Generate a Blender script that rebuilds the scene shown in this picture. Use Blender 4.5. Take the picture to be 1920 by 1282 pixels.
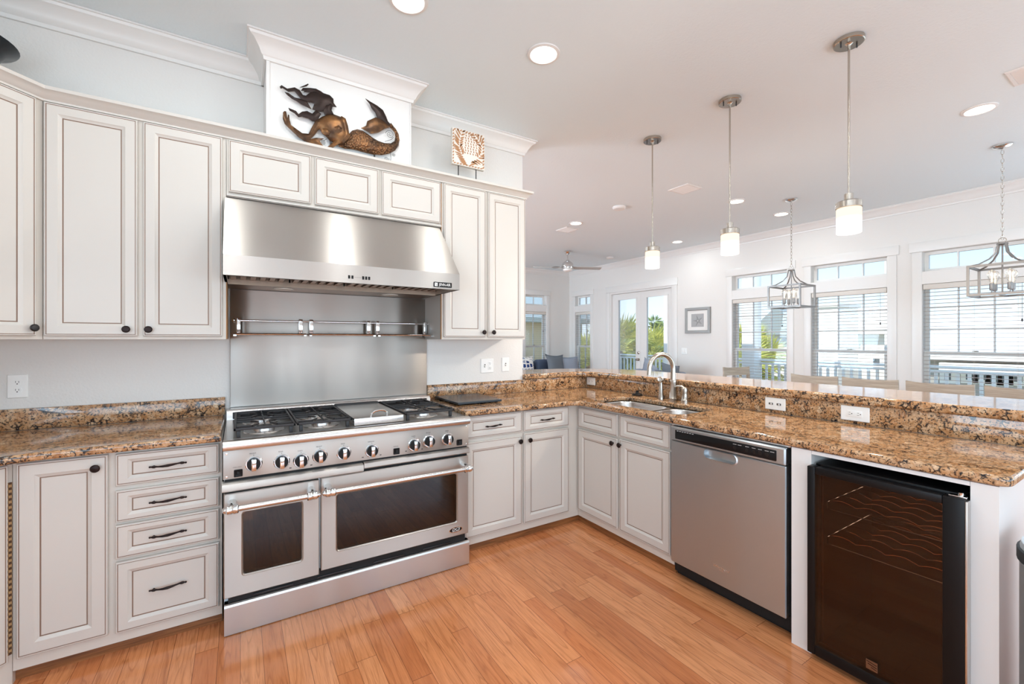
import bpy, bmesh, math, random
from mathutils import Vector, Matrix
from mathutils.geometry import delaunay_2d_cdt
PI = math.pi
for o in list(bpy.data.objects): bpy.data.objects.remove(o)
SC = bpy.context.scene
COL = SC.collection
# ------------------------------------------------------------------ camera
YAW = math.radians(31.927)
cam = bpy.data.cameras.new('camera'); camo = bpy.data.objects.new('camera', cam); COL.objects.link(camo)
camo.location = (0, 0, 1.36); camo.rotation_euler = (PI/2, 0, -YAW)
cam.sensor_width = 36; cam.lens = 817/1920*36; cam.shift_y = -4.4/1920; cam.clip_start = .05; cam.clip_end = 300
SC.camera = camo
# ------------------------------------------------------------------ view
SC.view_settings.view_transform = 'Standard'; SC.view_settings.look = 'None'
SC.view_settings.gamma = 1; SC.view_settings.use_curve_mapping = False
SC.view_settings.exposure = 0.62
SC.cycles.max_bounces = 10; SC.cycles.diffuse_bounces = 6; SC.cycles.glossy_bounces = 5
SC.cycles.transparent_max_bounces = 16; SC.cycles.transmission_bounces = 4
SC.cycles.caustics_reflective = False; SC.cycles.caustics_refractive = False
SC.cycles.sample_clamp_indirect = 6.0
SC.cycles.use_denoising = True
# ------------------------------------------------------------------ sky
W = bpy.data.worlds.new('sky'); SC.world = W; W.use_nodes = True
wt = W.node_tree; wt.nodes.clear()
_o = wt.nodes.new('ShaderNodeOutputWorld'); _b = wt.nodes.new('ShaderNodeBackground')
_tc = wt.nodes.new('ShaderNodeTexCoord'); _sx = wt.nodes.new('ShaderNodeSeparateXYZ'); _r = wt.nodes.new('ShaderNodeValToRGB')
wt.links.new(_tc.outputs['Generated'], _sx.inputs[0]); wt.links.new(_sx.outputs['Z'], _r.inputs[0])
_e = _r.color_ramp.elements
_e[0].position = 0.0; _e[0].color = (.78, .91, 1.0, 1)
_e[1].position = .6; _e[1].color = (.30, .58, 1.0, 1)
_m = _r.color_ramp.elements.new(.14); _m.color = (.56, .78, 1.0, 1)
wt.links.new(_r.outputs[0], _b.inputs[0]); _b.inputs[1].default_value = 1.0
wt.links.new(_b.outputs[0], _o.inputs[0])
sun = bpy.data.lights.new('sun', 'SUN'); sun.energy = 3.2; sun.angle = .01; sun.color = (1, .95, .86)
suno = bpy.data.objects.new('sun', sun); COL.objects.link(suno)
suno.rotation_euler = Vector((-.62, -.22, .75)).to_track_quat('Z', 'Y').to_euler()
def area(name, loc, rot, sx, sy, power, color):
    l = bpy.data.lights.new(name, 'AREA'); l.shape = 'RECTANGLE'; l.size = sx; l.size_y = sy; l.energy = power; l.color = color
    o = bpy.data.objects.new(name, l); COL.objects.link(o); o.location = loc; o.rotation_euler = rot
    return o
# added area lamps fill the room from made-up window openings out of view
FILL_COL = (.645, .835, 1.0)
XLIV = -1.62
ADDED_BACKWIN = [(-1.45, 1.05, .35, 1.95), (1.2, 3.7, .35, 1.95), (3.85, 6.6, .35, 1.95)]  # openings invented in the unseen back wall for the fill lamps
for (a, b, z0, z1), pw in zip(ADDED_BACKWIN, (29, 29, 30)):
    area('added_fill_lamp', ((a+b)/2, -3.12, (z0+z1)/2), (PI/2+.15, 0, 0), b-a-.1, z1-z0-.1, pw, FILL_COL)
for (a, b), pw in (((-.21, .66), 9), ((-1.42, -.55), 9), ((-2.62, -1.75), 9)):
    area('added_fill_lamp', (7.06, (a+b)/2, 1.4), (PI/2+.55, 0, PI/2), .8, 1.9, pw, FILL_COL)
area('added_fill_lamp', (XLIV, 6.6, 1.4), (PI/2+.2, 0, -PI/2+.25), 3.2, 1.9, 185, FILL_COL)  # added fill for the living room, set in an invented side opening
area('added_fill_lamp', (XLIV, -.9, 1.6), (PI/2+.5, 0, -PI/2), 2.4, 1.4, 50, FILL_COL)  # added fill for the peninsula fronts and dishwasher, invented kitchen opening
CAN_W = 3.2
# ------------------------------------------------------------------ helpers: materials
def lin(c):
    c = c/255
    return c/12.92 if c <= .04045 else ((c+.055)/1.055)**2.4
def rgb(r, g, b): return (lin(r), lin(g), lin(b), 1)
class NT:
    def __init__(s, name):
        s.m = bpy.data.materials.new(name); s.m.use_nodes = True; s.t = s.m.node_tree; s.t.nodes.clear()
        s.out = s.t.nodes.new('ShaderNodeOutputMaterial')
    def set(s, sock, v):
        if isinstance(v, bpy.types.NodeSocket): s.t.links.new(v, sock)
        elif v is not None: sock.default_value = v
    def n(s, typ, ins=None, out=0, **at):
        nd = s.t.nodes.new('ShaderNode'+typ)
        for k, v in at.items(): setattr(nd, k, v)
        for k, v in (ins or {}).items(): s.set(nd.inputs[k], v)
        return nd if out is None else nd.outputs[out]
    def math(s, op, a, b=None, c=None):
        ins = {0: a}
        if b is not None: ins[1] = b
        if c is not None: ins[2] = c
        return s.n('Math', ins, operation=op)
    def mix(s, f, a, b, blend='MIX'):
        nd = s.t.nodes.new('ShaderNodeMix'); nd.data_type = 'RGBA'; nd.blend_type = blend
        s.set(nd.inputs[0], f); s.set(nd.inputs[6], a); s.set(nd.inputs[7], b); return nd.outputs[2]
    def ramp(s, f, stops, interp='LINEAR'):
        nd = s.t.nodes.new('ShaderNodeValToRGB'); nd.color_ramp.interpolation = interp
        e = nd.color_ramp.elements
        while len(e) < len(stops): e.new(.5)
        for q, (p, c) in zip(e, stops): q.position = p; q.color = c if len(c) == 4 else (*c, 1)
        s.set(nd.inputs[0], f); return nd.outputs[0]
    def coord(s, which='Object', scale=(1, 1, 1), rot=(0, 0, 0)):
        tc = s.t.nodes.new('ShaderNodeTexCoord'); mp = s.t.nodes.new('ShaderNodeMapping')
        mp.inputs['Scale'].default_value = scale; mp.inputs['Rotation'].default_value = rot
        s.t.links.new(tc.outputs[which], mp.inputs[0]); return mp.outputs[0]
    def bump(s, h, strength=.1, dist=.01):
        return s.n('Bump', {'Strength': strength, 'Distance': dist, 'Height': h})
    def pbsdf(s, **k):
        nd = s.t.nodes.new('ShaderNodeBsdfPrincipled')
        for a, v in k.items(): s.set(nd.inputs[a.replace('_', ' ')], v)
        s.t.links.new(nd.outputs[0], s.out.inputs[0]); return s.m
def simple(name, col, rough=.5, metal=0, **k):
    return NT(name).pbsdf(Base_Color=col, Roughness=rough, Metallic=metal, **k)
def emit(name, col, st):
    t = NT(name); e = t.n('Emission', {0: col, 1: st}); t.t.links.new(e, t.out.inputs[0]); return t.m
def wallpaint(name, col, bump=.06, scale=260, rough=.6):
    t = NT(name); v = t.coord('Object')
    n = t.n('TexNoise', {'Vector': v, 'Scale': scale, 'Detail': 2.0})
    return t.pbsdf(Base_Color=col, Roughness=rough, Normal=t.bump(n, bump, .004))
M = {}
M['wall'] = wallpaint('wall_paint', rgb(224, 221, 217), .25, 90)
M['ceiling'] = wallpaint('ceiling_paint', rgb(224, 234, 238), .35, 70)
M['trim'] = simple('trim_paint', rgb(226, 224, 221), .35)
M['cab'] = simple('cabinet_cream_paint', rgb(204, 199, 192), .38)
M['glaze'] = simple('brown_glaze', rgb(138, 112, 96), .5)
M['cabside'] = simple('cabinet_side_paint', rgb(209, 203, 194), .42)
M['bronze'] = simple('oil_rubbed_bronze', rgb(38, 26, 24), .35, .7)
M['plate'] = simple('white_plastic_plate', rgb(240, 239, 236), .3)
M['slot'] = simple('outlet_slot_dark', rgb(45, 42, 40), .5)
M['black'] = simple('black_plastic', rgb(16, 15, 16), .4, Specular_IOR_Level=.25)
M['blackmat'] = simple('black_matte', rgb(10, 10, 11), .7)
M['castiron'] = simple('cast_iron', rgb(50, 48, 49), .5, .3)
M['chrome'] = simple('chrome', rgb(225, 225, 225), .08, 1)
M['nickel'] = simple('brushed_nickel', rgb(186, 178, 168), .25, 1)
M['darkmetal'] = simple('dark_metal', rgb(60, 58, 58), .35, .9)
def steel(name, col, rough, aniso, streak):
    t = NT(name)
    v = t.coord('Object', (6, 6, 260)); n = t.n('TexNoise', {'Vector': v, 'Scale': 1.0, 'Detail': 3.0})
    v2 = t.coord('Object', (3, 3, .35)); n2 = t.n('TexNoise', {'Vector': v2, 'Scale': 2.0, 'Detail': 2.0})
    r = t.math('ADD', t.math('MULTIPLY', t.math('SUBTRACT', n2, .5), .14), rough)
    tg = t.n('CombineXYZ', {0: 0.0, 1: 0.0, 2: 1.0})
    return t.pbsdf(Base_Color=col, Roughness=r, Metallic=1.0, Anisotropic=aniso, Tangent=tg)
M['steel'] = steel('brushed_stainless_steel', rgb(188, 181, 174), .37, .97, .10)
M['steeldark'] = steel('brushed_grey_steel', rgb(200, 206, 210), .38, .8, .10)
M['kick'] = steel('lower_brushed_steel', rgb(205, 203, 201), .33, .45, .1)
M['steelflat'] = simple('satin_steel', rgb(206, 203, 200), .27, 1)
M['filter'] = simple('baffle_filter_steel', rgb(150, 128, 112), .35, 1)
def granite():
    t = NT('brown_granite'); v = t.coord('Object')
    nz = t.n('TexNoise', {'Vector': v, 'Scale': 30.0, 'Detail': 3.0}, out=1)
    off = t.n('VectorMath', {0: nz, 1: (.5, .5, .5)}, operation='SUBTRACT')
    off = t.n('VectorMath', {0: off, 'Scale': .035}, operation='SCALE')
    w = t.n('VectorMath', {0: v, 1: off}, operation='ADD')
    vo = t.n('TexVoronoi', {'Vector': w, 'Scale': 40.0}, out=None)
    ed = t.n('TexVoronoi', {'Vector': w, 'Scale': 40.0}, feature='DISTANCE_TO_EDGE')
    rnd = t.n('SeparateColor', {0: vo.outputs['Color']})
    base = t.ramp(rnd, [(0, rgb(146, 98, 60)), (.25, rgb(182, 132, 86)), (.5, rgb(200, 164, 126)), (.75, rgb(168, 118, 72)), (1, rgb(216, 190, 158))])
    n1 = t.n('TexNoise', {'Vector': v, 'Scale': 75.0, 'Detail': 4.0, 'Roughness': .65})
    base = t.mix(.42, base, t.ramp(n1, [(.3, rgb(104, 66, 38)), (.5, rgb(184, 136, 92)), (.7, rgb(222, 198, 168))]))
    n2 = t.n('TexNoise', {'Vector': v, 'Scale': 22.0, 'Detail': 4.0})
    mask = t.math('MULTIPLY', t.ramp(ed, [(.04, (1, 1, 1)), (.15, (0, 0, 0))]), t.ramp(n2, [(.50, (0, 0, 0)), (.58, (1, 1, 1))]))
    n3 = t.n('TexNoise', {'Vector': v, 'Scale': 110.0, 'Detail': 3.0, 'Roughness': .6})
    sp = t.ramp(n3, [(.545, (0, 0, 0)), (.60, (1, 1, 1))])
    mask = t.math('MAXIMUM', mask, t.math('MULTIPLY', sp, .92))
    col = t.mix(mask, base, rgb(30, 25, 27))
    return t.pbsdf(Base_Color=col, Roughness=.07, IOR=1.55)
M['granite'] = granite()
def planks():
    t = NT('oak_plank_floor'); v = t.coord('Object')
    s = t.n('SeparateXYZ', {0: v}, out=None)
    x, y = s.outputs[0], s.outputs[1]
    xs = t.math('DIVIDE', x, .083); row = t.math('FLOOR', xs); fx = t.math('FRACT', xs)
    wn = t.n('TexWhiteNoise', {'W': row}, noise_dimensions='1D')
    ys = t.math('ADD', t.math('DIVIDE', y, .95), t.math('MULTIPLY', wn, 7.3)); pl = t.math('FLOOR', ys); fy = t.math('FRACT', ys)
    idv = t.n('CombineXYZ', {0: row, 1: pl, 2: 0.0})
    pid = t.n('TexWhiteNoise', {'Vector': idv}, out=None, noise_dimensions='3D')
    base = t.ramp(pid.outputs[0], [(0, rgb(194, 118, 73)), (.3, rgb(208, 134, 86)), (.6, rgb(215, 142, 93)), (1, rgb(222, 153, 105))])
    sh = t.n('VectorMath', {0: pid.outputs[1], 'Scale': 9.0}, operation='SCALE')
    gv = t.n('VectorMath', {0: v, 1: sh}, operation='ADD')
    gm = t.n('Mapping', {0: gv, 'Scale': (24.0, 1.6, 1.0)})
    g1 = t.n('TexNoise', {'Vector': gm, 'Scale': 2.2, 'Detail': 5.0, 'Roughness': .6, 'Distortion': .6})
    gm2 = t.n('Mapping', {0: gv, 'Scale': (5.0, .42, 1.0)})
    nb = t.n('TexNoise', {'Vector': gm2, 'Scale': 2.4, 'Detail': 2.0})
    wv = t.math('FRACT', t.math('MULTIPLY', nb, 9.0))
    cath = t.ramp(wv, [(0, (0, 0, 0)), (.10, (.9, .9, .9)), (.22, (.25, .25, .25)), (.6, (0, 0, 0))])
    fine = t.n('TexNoise', {'Vector': t.n('Mapping', {0: gv, 'Scale': (160.0, 6.0, 1.0)}), 'Scale': 2.0, 'Detail': 2.0})
    col = t.mix(t.math('MULTIPLY', t.ramp(g1, [(.42, (0, 0, 0)), (.72, (1, 1, 1))]), .35), base, rgb(150, 84, 46))
    col = t.mix(t.math('MULTIPLY', cath, .46), col, rgb(138, 74, 40))
    col = t.mix(t.math('MULTIPLY', t.ramp(fine, [(.5, (0, 0, 0)), (.7, (1, 1, 1))]), .30), col, rgb(140, 78, 44))
    ex = t.math('MINIMUM', fx, t.math('SUBTRACT', 1.0, fx)); ey = t.math('MINIMUM', fy, t.math('SUBTRACT', 1.0, fy))
    gx = t.math('LESS_THAN', ex, .011); gy = t.math('LESS_THAN', ey, .0011)
    gap = t.math('MAXIMUM', gx, gy)
    col = t.mix(t.math('MULTIPLY', gap, .75), col, rgb(74, 40, 22))
    b = t.bump(t.math('SUBTRACT', t.math('MULTIPLY', fine, .12), gap), .25, .001)
    return t.pbsdf(Base_Color=col, Roughness=t.math('ADD', .11, t.math('MULTIPLY', g1, .10)), Normal=b, Specular_IOR_Level=.5)
M['floor'] = planks()
def wood(name, c0, c1, scale=(2, 30, 30), rough=.45):
    t = NT(name); v = t.coord('Object', scale)
    n = t.n('TexNoise', {'Vector': v, 'Scale': 1.5, 'Detail': 4.0, 'Distortion': .8})
    return t.pbsdf(Base_Color=t.ramp(n, [(.3, c0), (.7, c1)]), Roughness=rough)
M['shoe'] = wood('oak_shoe_trim', rgb(100, 58, 30), rgb(158, 102, 58), (3, 3, 60))
M['whitewash'] = wood('whitewashed_wood', rgb(150, 140, 126), rgb(182, 172, 157), (8, 2, 30), .6)
M['tablewood'] = wood('grey_table_wood', rgb(140, 128, 114), rgb(176, 164, 150), (8, 1.5, 8), .5)
def glassy(name, tint, refl=1.0, rough=.02):
    t = NT(name); f = t.n('Fresnel', {'IOR': 1.45}); f = t.math('MULTIPLY', f, refl)
    a = t.n('BsdfTransparent', {0: tint}); b = t.n('BsdfGlossy', {'Color': (1, 1, 1, 1), 'Roughness': rough})
    mx = t.n('MixShader', {0: f, 1: a, 2: b}); t.t.links.new(mx, t.out.inputs[0]); return t.m
M['glass'] = glassy('window_glass', (.98, .99, 1, 1), .6)
M['smoked'] = glassy('smoked_glass', (.70, .58, .50, 1), .9)
M['ovenglass'] = glassy('oven_door_glass', (.30, .27, .26, 1), 1.6)
M['bulbglass'] = glassy('bulb_glass', (1, .98, .95, 1), .8)
M['cavity'] = simple('oven_cavity', rgb(46, 38, 34), .6)
M['coolerinner'] = simple('cooler_lining', rgb(66, 42, 33), .7)
M['canlens'] = emit('downlight_lens', (1, .93, .82, 1), 6.0)
M['shade'] = emit('lit_frosted_glass', (1, .93, .84, 1), 1.25)
M['shadeband'] = emit('lit_etched_glass_band', (1, .80, .62, 1), .95)
M['filament'] = emit('glowing_filament', (1, .86, .62, 1), 4.0)
M['hoodlens'] = simple('hood_lamp_lens', rgb(230, 226, 215), .2)
M['blind'] = simple('blind_white', rgb(214, 208, 200), .5)
M['slat'] = simple('blind_slat_backlit_shade', rgb(166, 154, 144), .5)  # white slats darkened in colour to give their backlit look
M['sash'] = simple('window_sash_vinyl', rgb(232, 231, 228), .4)
M['navy'] = wallpaint('blue_sofa_fabric', rgb(78, 92, 116), .3, 500, .9)
M['greyfab'] = wallpaint('grey_pillow_fabric', rgb(104, 112, 120), .3, 500, .9)
M['lightgrey'] = wallpaint('pale_grey_fabric', rgb(136, 144, 156), .3, 500, .9)
def pillowpattern():
    t = NT('hexagon_print_fabric'); v = t.coord('Object')
    ed = t.n('TexVoronoi', {'Vector': v, 'Scale': 11.0, 'Randomness': .25}, feature='DISTANCE_TO_EDGE')
    vo = t.n('TexVoronoi', {'Vector': v, 'Scale': 11.0, 'Randomness': .25}, out=None)
    c = t.ramp(t.n('SeparateColor', {0: vo.outputs['Color']}), [(0, rgb(40, 66, 120)), (.4, rgb(40, 66, 120)), (.45, rgb(150, 160, 180)), (.8, rgb(190, 190, 184))], 'CONSTANT')
    return t.pbsdf(Base_Color=t.mix(t.math('LESS_THAN', ed, .14), c, rgb(232, 232, 228)), Roughness=.9)
M['hexfab'] = pillowpattern()
def mermaidmat():
    t = NT('antique_bronze_sheet'); v = t.coord('Object')
    n = t.n('TexNoise', {'Vector': v, 'Scale': 14.0, 'Detail': 4.0})
    return t.pbsdf(Base_Color=t.ramp(n, [(.3, rgb(44, 32, 27)), (.5, rgb(86, 60, 40)), (.7, rgb(136, 94, 56))]), Roughness=.38, Metallic=.75)
M['bronzesheet'] = mermaidmat()
M['hairmetal'] = simple('darkened_metal_hair', rgb(48, 36, 32), .42, .7)
def scalemat():
    t = NT('hammered_scale_metal'); v = t.coord('Object', (1.0, 1.0, .8))
    vo = t.n('TexVoronoi', {'Vector': v, 'Scale': 95.0})
    n = t.n('TexNoise', {'Vector': v, 'Scale': 9.0})
    col = t.mix(t.math('MULTIPLY', vo, .8), t.ramp(n, [(.35, rgb(96, 70, 50)), (.6, rgb(160, 112, 72))]), rgb(40, 32, 30))
    return t.pbsdf(Base_Color=col, Roughness=.35, Metallic=.8, Normal=t.bump(vo, .9, .006))
M['scales'] = scalemat()
M['slate'] = NT('dark_slate').pbsdf(Base_Color=rgb(38, 44, 50), Roughness=.22)
M['carvewood'] = simple('carved_wood_brown', rgb(176, 126, 84), .6)
M['carvewhite'] = simple('carved_wood_whitewash', rgb(226, 218, 208), .65)
M['frame'] = simple('grey_picture_frame', rgb(150, 150, 148), .4, .3)
M['mat'] = simple('white_picture_mat', rgb(228, 226, 222), .7)
M['print'] = simple('grey_print_paper', rgb(168, 168, 168), .7)
M['star'] = simple('starfish_print_ink', rgb(126, 126, 124), .7)
M['starlight'] = simple('starfish_print_pale', rgb(206, 206, 204), .7)
M['vase'] = simple('black_glazed_ceramic', rgb(22, 28, 36), .22)
M['lantern'] = simple('lantern_grey_metal', rgb(138, 134, 131), .38, .7)
M['fanblade'] = simple('fan_blade_grey', rgb(186, 184, 180), .45)
M['wellsteel'] = simple('burner_well_steel', rgb(150, 146, 142), .35, 1)
M['rawwood'] = simple('raw_cabinet_edge', rgb(168, 122, 74), .6)
def weave():
    t = NT('rope_weave'); v = t.coord('Object', (60, 60, 60)); c = t.n('TexChecker', {'Vector': v, 'Scale': 1.6, 'Color1': rgb(176, 142, 98), 'Color2': rgb(84, 56, 36)})
    return t.pbsdf(Base_Color=c, Roughness=.7)
M['weave'] = weave()
M['canbody'] = simple('trash_can_steel', rgb(196, 193, 190), .3, .9)
M['deck'] = simple('deck_boards', rgb(176, 166, 150), .7)
M['rail'] = simple('deck_rail_paint', rgb(236, 234, 228), .5)
M['stucco'] = simple('house_white_siding', rgb(236, 232, 222), .8)
M['tan'] = simple('house_tan_siding', rgb(206, 184, 152), .8)
M['greyside'] = simple('house_grey_siding', rgb(170, 166, 158), .8)
M['roof'] = simple('house_roof_shingle', rgb(150, 158, 156), .8)
M['paleroof'] = simple('pale_metal_roof', rgb(226, 222, 214), .6)
M['housewin'] = simple('house_window_glass', rgb(86, 96, 100), .15)
M['bark'] = simple('tree_bark', rgb(112, 92, 70), .9)
def foliage(name, a, b):
    t = NT(name); oi = t.n('TexNoise', {'Vector': t.coord('Object'), 'Scale': 2.5, 'Detail': 3.0})
    return t.pbsdf(Base_Color=t.ramp(oi, [(.35, a), (.65, b)]), Roughness=.6)
M['palmleaf'] = foliage('palm_leaf', rgb(140, 152, 56), rgb(222, 216, 112))
M['pineleaf'] = foliage('pine_needles', rgb(84, 116, 60), rgb(150, 168, 92))
M['ground'] = foliage('sandy_scrub_ground', rgb(120, 120, 76), rgb(190, 180, 150))
# ------------------------------------------------------------------ helpers: mesh
class Fr:                       # local plane frame: u right, v up, n outward (towards the viewer)
    def __init__(s, o, u, v, n): s.o, s.u, s.v, s.n = Vector(o), Vector(u), Vector(v), Vector(n)
    def p(s, a, b, d=0): return s.o + s.u*a + s.v*b + s.n*d
def frY(x, y, z): return Fr((x, y, z), (1, 0, 0), (0, 0, 1), (0, -1, 0))      # faces -Y
def frX(x, y, z): return Fr((x, y, z), (0, -1, 0), (0, 0, 1), (-1, 0, 0))     # faces -X
def rrect(w, h, r, n=5, u0=0, v0=0):
    pts = []
    for cx, cy, a in ((w-r, r, -PI/2), (w-r, h-r, 0), (r, h-r, PI/2), (r, r, PI)):
        for k in range(n+1):
            t = a + PI/2*k/n; pts.append((u0+cx+r*math.cos(t), v0+cy+r*math.sin(t)))
    return pts
class MB:
    def __init__(s): s.bm = bmesh.new()
    def face(s, vs, m=0):
        try: f = s.bm.faces.new(vs); f.material_index = m; return f
        except ValueError: return None
    def poly(s, pts, m=0): return s.face([s.bm.verts.new(p) for p in pts], m)
    def box(s, x0, x1, y0, y1, z0, z1, bev=0, m=0, seg=2):
        t = bmesh.new(); bmesh.ops.create_cube(t, size=1)
        bmesh.ops.scale(t, vec=(abs(x1-x0), abs(y1-y0), abs(z1-z0)), verts=t.verts)
        bmesh.ops.translate(t, vec=((x0+x1)/2, (y0+y1)/2, (z0+z1)/2), verts=t.verts)
        if bev > 0: bmesh.ops.bevel(t, geom=list(t.edges), offset=bev, segments=seg, affect='EDGES', profile=.5)
        s.merge(t, m); return s
    def merge(s, t, m=None, mat=None):
        vm = {}
        for v in t.verts: vm[v] = s.bm.verts.new(mat @ v.co if mat else v.co)
        for f in t.faces: s.face([vm[v] for v in f.verts], f.material_index if m is None else m)
        t.free()
    def fbox(s, fr, u0, u1, v0, v1, d0, d1, bev=0, m=0):     # a box in a plane frame
        t = MB().box(u0, u1, v0, v1, d0, d1, bev).bm
        mt = Matrix((fr.u, fr.v, fr.n)).transposed().to_4x4(); mt.translation = fr.o
        s.merge(t, m, mt); return s
    def loft(s, rings, m=0, closed=True, cap0=True, cap1=True):
        R = [[s.bm.verts.new(p) for p in r] for r in rings]
        n = len(R[0])
        for a, b in zip(R, R[1:]):
            for i in range(n if closed else n-1): s.face([a[i], a[(i+1) % n], b[(i+1) % n], b[i]], m)
        if cap0: s.face(R[0][::-1], m)
        if cap1: s.face(R[-1], m)
        return s
    def tube(s, pts, r, n=10, m=0, closed=False, caps=True, flat=1.0):
        P = [Vector(p) for p in pts]; N = len(P); rr = r if isinstance(r, (list, tuple)) else [r]*N
        up = None; rings = []
        for i in range(N):
            a = P[i-1] if (i or closed) else P[i]; b = P[(i+1) % N] if (i < N-1 or closed) else P[i]
            t = (b-a).normalized()
            if up is None: up = Vector((0, 0, 1)) if abs(t.z) < .9 else Vector((1, 0, 0))
            x = t.cross(up).normalized(); y = x.cross(t).normalized(); up = y
            rings.append([P[i] + (x*math.cos(2*PI*k/n) + y*math.sin(2*PI*k/n)*flat)*rr[i] for k in range(n)])
        if closed: rings.append(rings[0]); caps = False
        if closed:
            R = [[s.bm.verts.new(p) for p in r_] for r_ in rings[:-1]]; R.append(R[0])
            for a, b in zip(R, R[1:]):
                for i in range(n): s.face([a[i], a[(i+1) % n], b[(i+1) % n], b[i]], m)
            return s
        return s.loft(rings, m, True, caps, caps)
    def cyl(s, p0, p1, r0, r1=None, n=20, m=0, caps=True):
        return s.tube([p0, p1], [r0, r0 if r1 is None else r1], n, m, caps=caps)
    def lathe(s, prof, o=(0, 0, 0), ax=(0, 0, 1), n=28, m=0, caps=True):
        ax = Vector(ax).normalized(); q = Vector((0, 0, 1)).rotation_difference(ax); o = Vector(o)
        rings = [[o + q @ Vector((r*math.cos(2*PI*k/n), r*math.sin(2*PI*k/n), z)) for k in range(n)] for r, z in prof]
        return s.loft(rings, m, True, caps, caps)
    def ball(s, c, r, m=0, n=10, sc=(1, 1, 1)):
        t = bmesh.new(); bmesh.ops.create_uvsphere(t, u_segments=n*2, v_segments=n, radius=r)
        mt = Matrix.Translation(Vector(c)) @ Matrix.Diagonal((*sc, 1)); s.merge(t, m, mt); return s
    def prism(s, fr, poly, d0, d1, m=0, cap0=True):
        return s.loft([[fr.p(u, v, d0) for u, v in poly], [fr.p(u, v, d1) for u, v in poly]], m, True, cap0, True)
    def rings(s, fr, w, h, rg, m_center=0, r=0, back=True):  # nested rectangles: (inset_u, inset_v, depth, material of the ring before)
        def loop(iu, iv, d):
            if r and r-min(iu, iv) > .0005: q = rrect(w-2*iu, h-2*iv, max(r-min(iu, iv), .0008), 4, iu, iv)
            elif r: q = rrect(w-2*iu, h-2*iv, .0008, 4, iu, iv)
            else: q = [(iu, iv), (w-iu, iv), (w-iu, h-iv), (iu, h-iv)]
            return [s.bm.verts.new(fr.p(a, b, d)) for a, b in q]
        prev = None
        for iu, iv, d, m in rg:
            L = loop(iu, iv, d)
            if prev:
                for i in range(len(L)): s.face([prev[i], prev[(i+1) % len(L)], L[(i+1) % len(L)], L[i]], m)
            elif back: s.face(L[::-1], m)
            prev = L
        if m_center is not None: s.face(prev, m_center)
        return s
    def sweep(s, path, prof, m=0, closed=False):       # path in XY (z ignored), prof (out, z), out = right-hand side of travel
        P = [Vector((a, b)) for a, b in path]; N = len(P); rings = []
        for i in range(N):
            d0 = (P[i]-P[i-1]).normalized() if i else (P[1]-P[0]).normalized()
            d1 = (P[i+1]-P[i]).normalized() if i < N-1 else d0
            n0 = Vector((d0.y, -d0.x)); n1 = Vector((d1.y, -d1.x)); b = (n0+n1).normalized(); k = 1/max(b.dot(n0), .2)
            rings.append([(P[i].x + b.x*k*o, P[i].y + b.y*k*o, z) for o, z in prof])
        return s.loft(rings, m, True)
    def build(s, name, mats, parent=None, world=True, angle=32, smooth=True):
        bmesh.ops.recalc_face_normals(s.bm, faces=s.bm.faces)
        if parent is not None and world:
            s.bm.transform(wm(parent).inverted())
        me = bpy.data.meshes.new(name); s.bm.to_mesh(me); s.bm.free()
        for q in (mats if isinstance(mats, (list, tuple)) else [mats]): me.materials.append(M[q])
        if smooth:
            for p in me.polygons: p.use_smooth = True
            me.set_sharp_from_angle(angle=math.radians(angle))
        o = bpy.data.objects.new(name, me); COL.objects.link(o)
        if parent is not None: o.parent = parent
        return o
def wm(o):
    m = Matrix.LocRotScale(o.location, o.rotation_euler, o.scale)
    return wm(o.parent) @ m if o.parent else m
def tag(o, label, cat, group=None):
    o['label'] = label; o['category'] = cat
    if group: o['group'] = group
    return o
def thing(name, label, cat, loc=(0, 0, 0), rz=0, group=None):
    o = bpy.data.objects.new(name, None); COL.objects.link(o); o.location = loc; o.rotation_euler = (0, 0, rz); o.empty_display_size = .05
    return tag(o, label, cat, group)
def struct(o): o['kind'] = 'structure'; return o
def dup(root, loc, rz=None, label=None, group=None):
    def cp(o, par):
        c = o.copy(); COL.objects.link(c)
        if par is not None: c.parent = par
        for ch in KIDS.get(o.name, []): cp(ch, c)
        return c
    KIDS = {}
    for o in COL.objects:
        if o.parent is not None: KIDS.setdefault(o.parent.name, []).append(o)
    r = cp(root, None); r.location = loc
    if rz is not None: r.rotation_euler = (0, 0, rz)
    if label: r['label'] = label
    if group: r['group'] = group
    return r
def curve_mesh(cu):
    o = bpy.data.objects.new('tmp', cu); COL.objects.link(o)
    dg = bpy.context.evaluated_depsgraph_get(); dg.update()
    me = bpy.data.meshes.new_from_object(o.evaluated_get(dg)); bpy.data.objects.remove(o)
    return me
def slab(mb, loops, z0, z1, bev=.008, m=0, res=3):      # polygon with holes, rounded edges
    cu = bpy.data.curves.new('tmp', 'CURVE'); cu.dimensions = '2D'; cu.fill_mode = 'BOTH'
    cu.extrude = (z1-z0)/2 - bev; cu.bevel_depth = bev; cu.bevel_resolution = res; cu.offset = -bev
    for L in loops:
        sp = cu.splines.new('POLY'); sp.points.add(len(L)-1); sp.use_cyclic_u = True
        for p, q in zip(sp.points, L): p.co = (q[0], q[1], 0, 1)
    me = curve_mesh(cu); t = bmesh.new(); t.from_mesh(me); bpy.data.meshes.remove(me)
    mb.merge(t, m, Matrix.Translation((0, 0, (z0+z1)/2))); return mb
FONT = None
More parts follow.
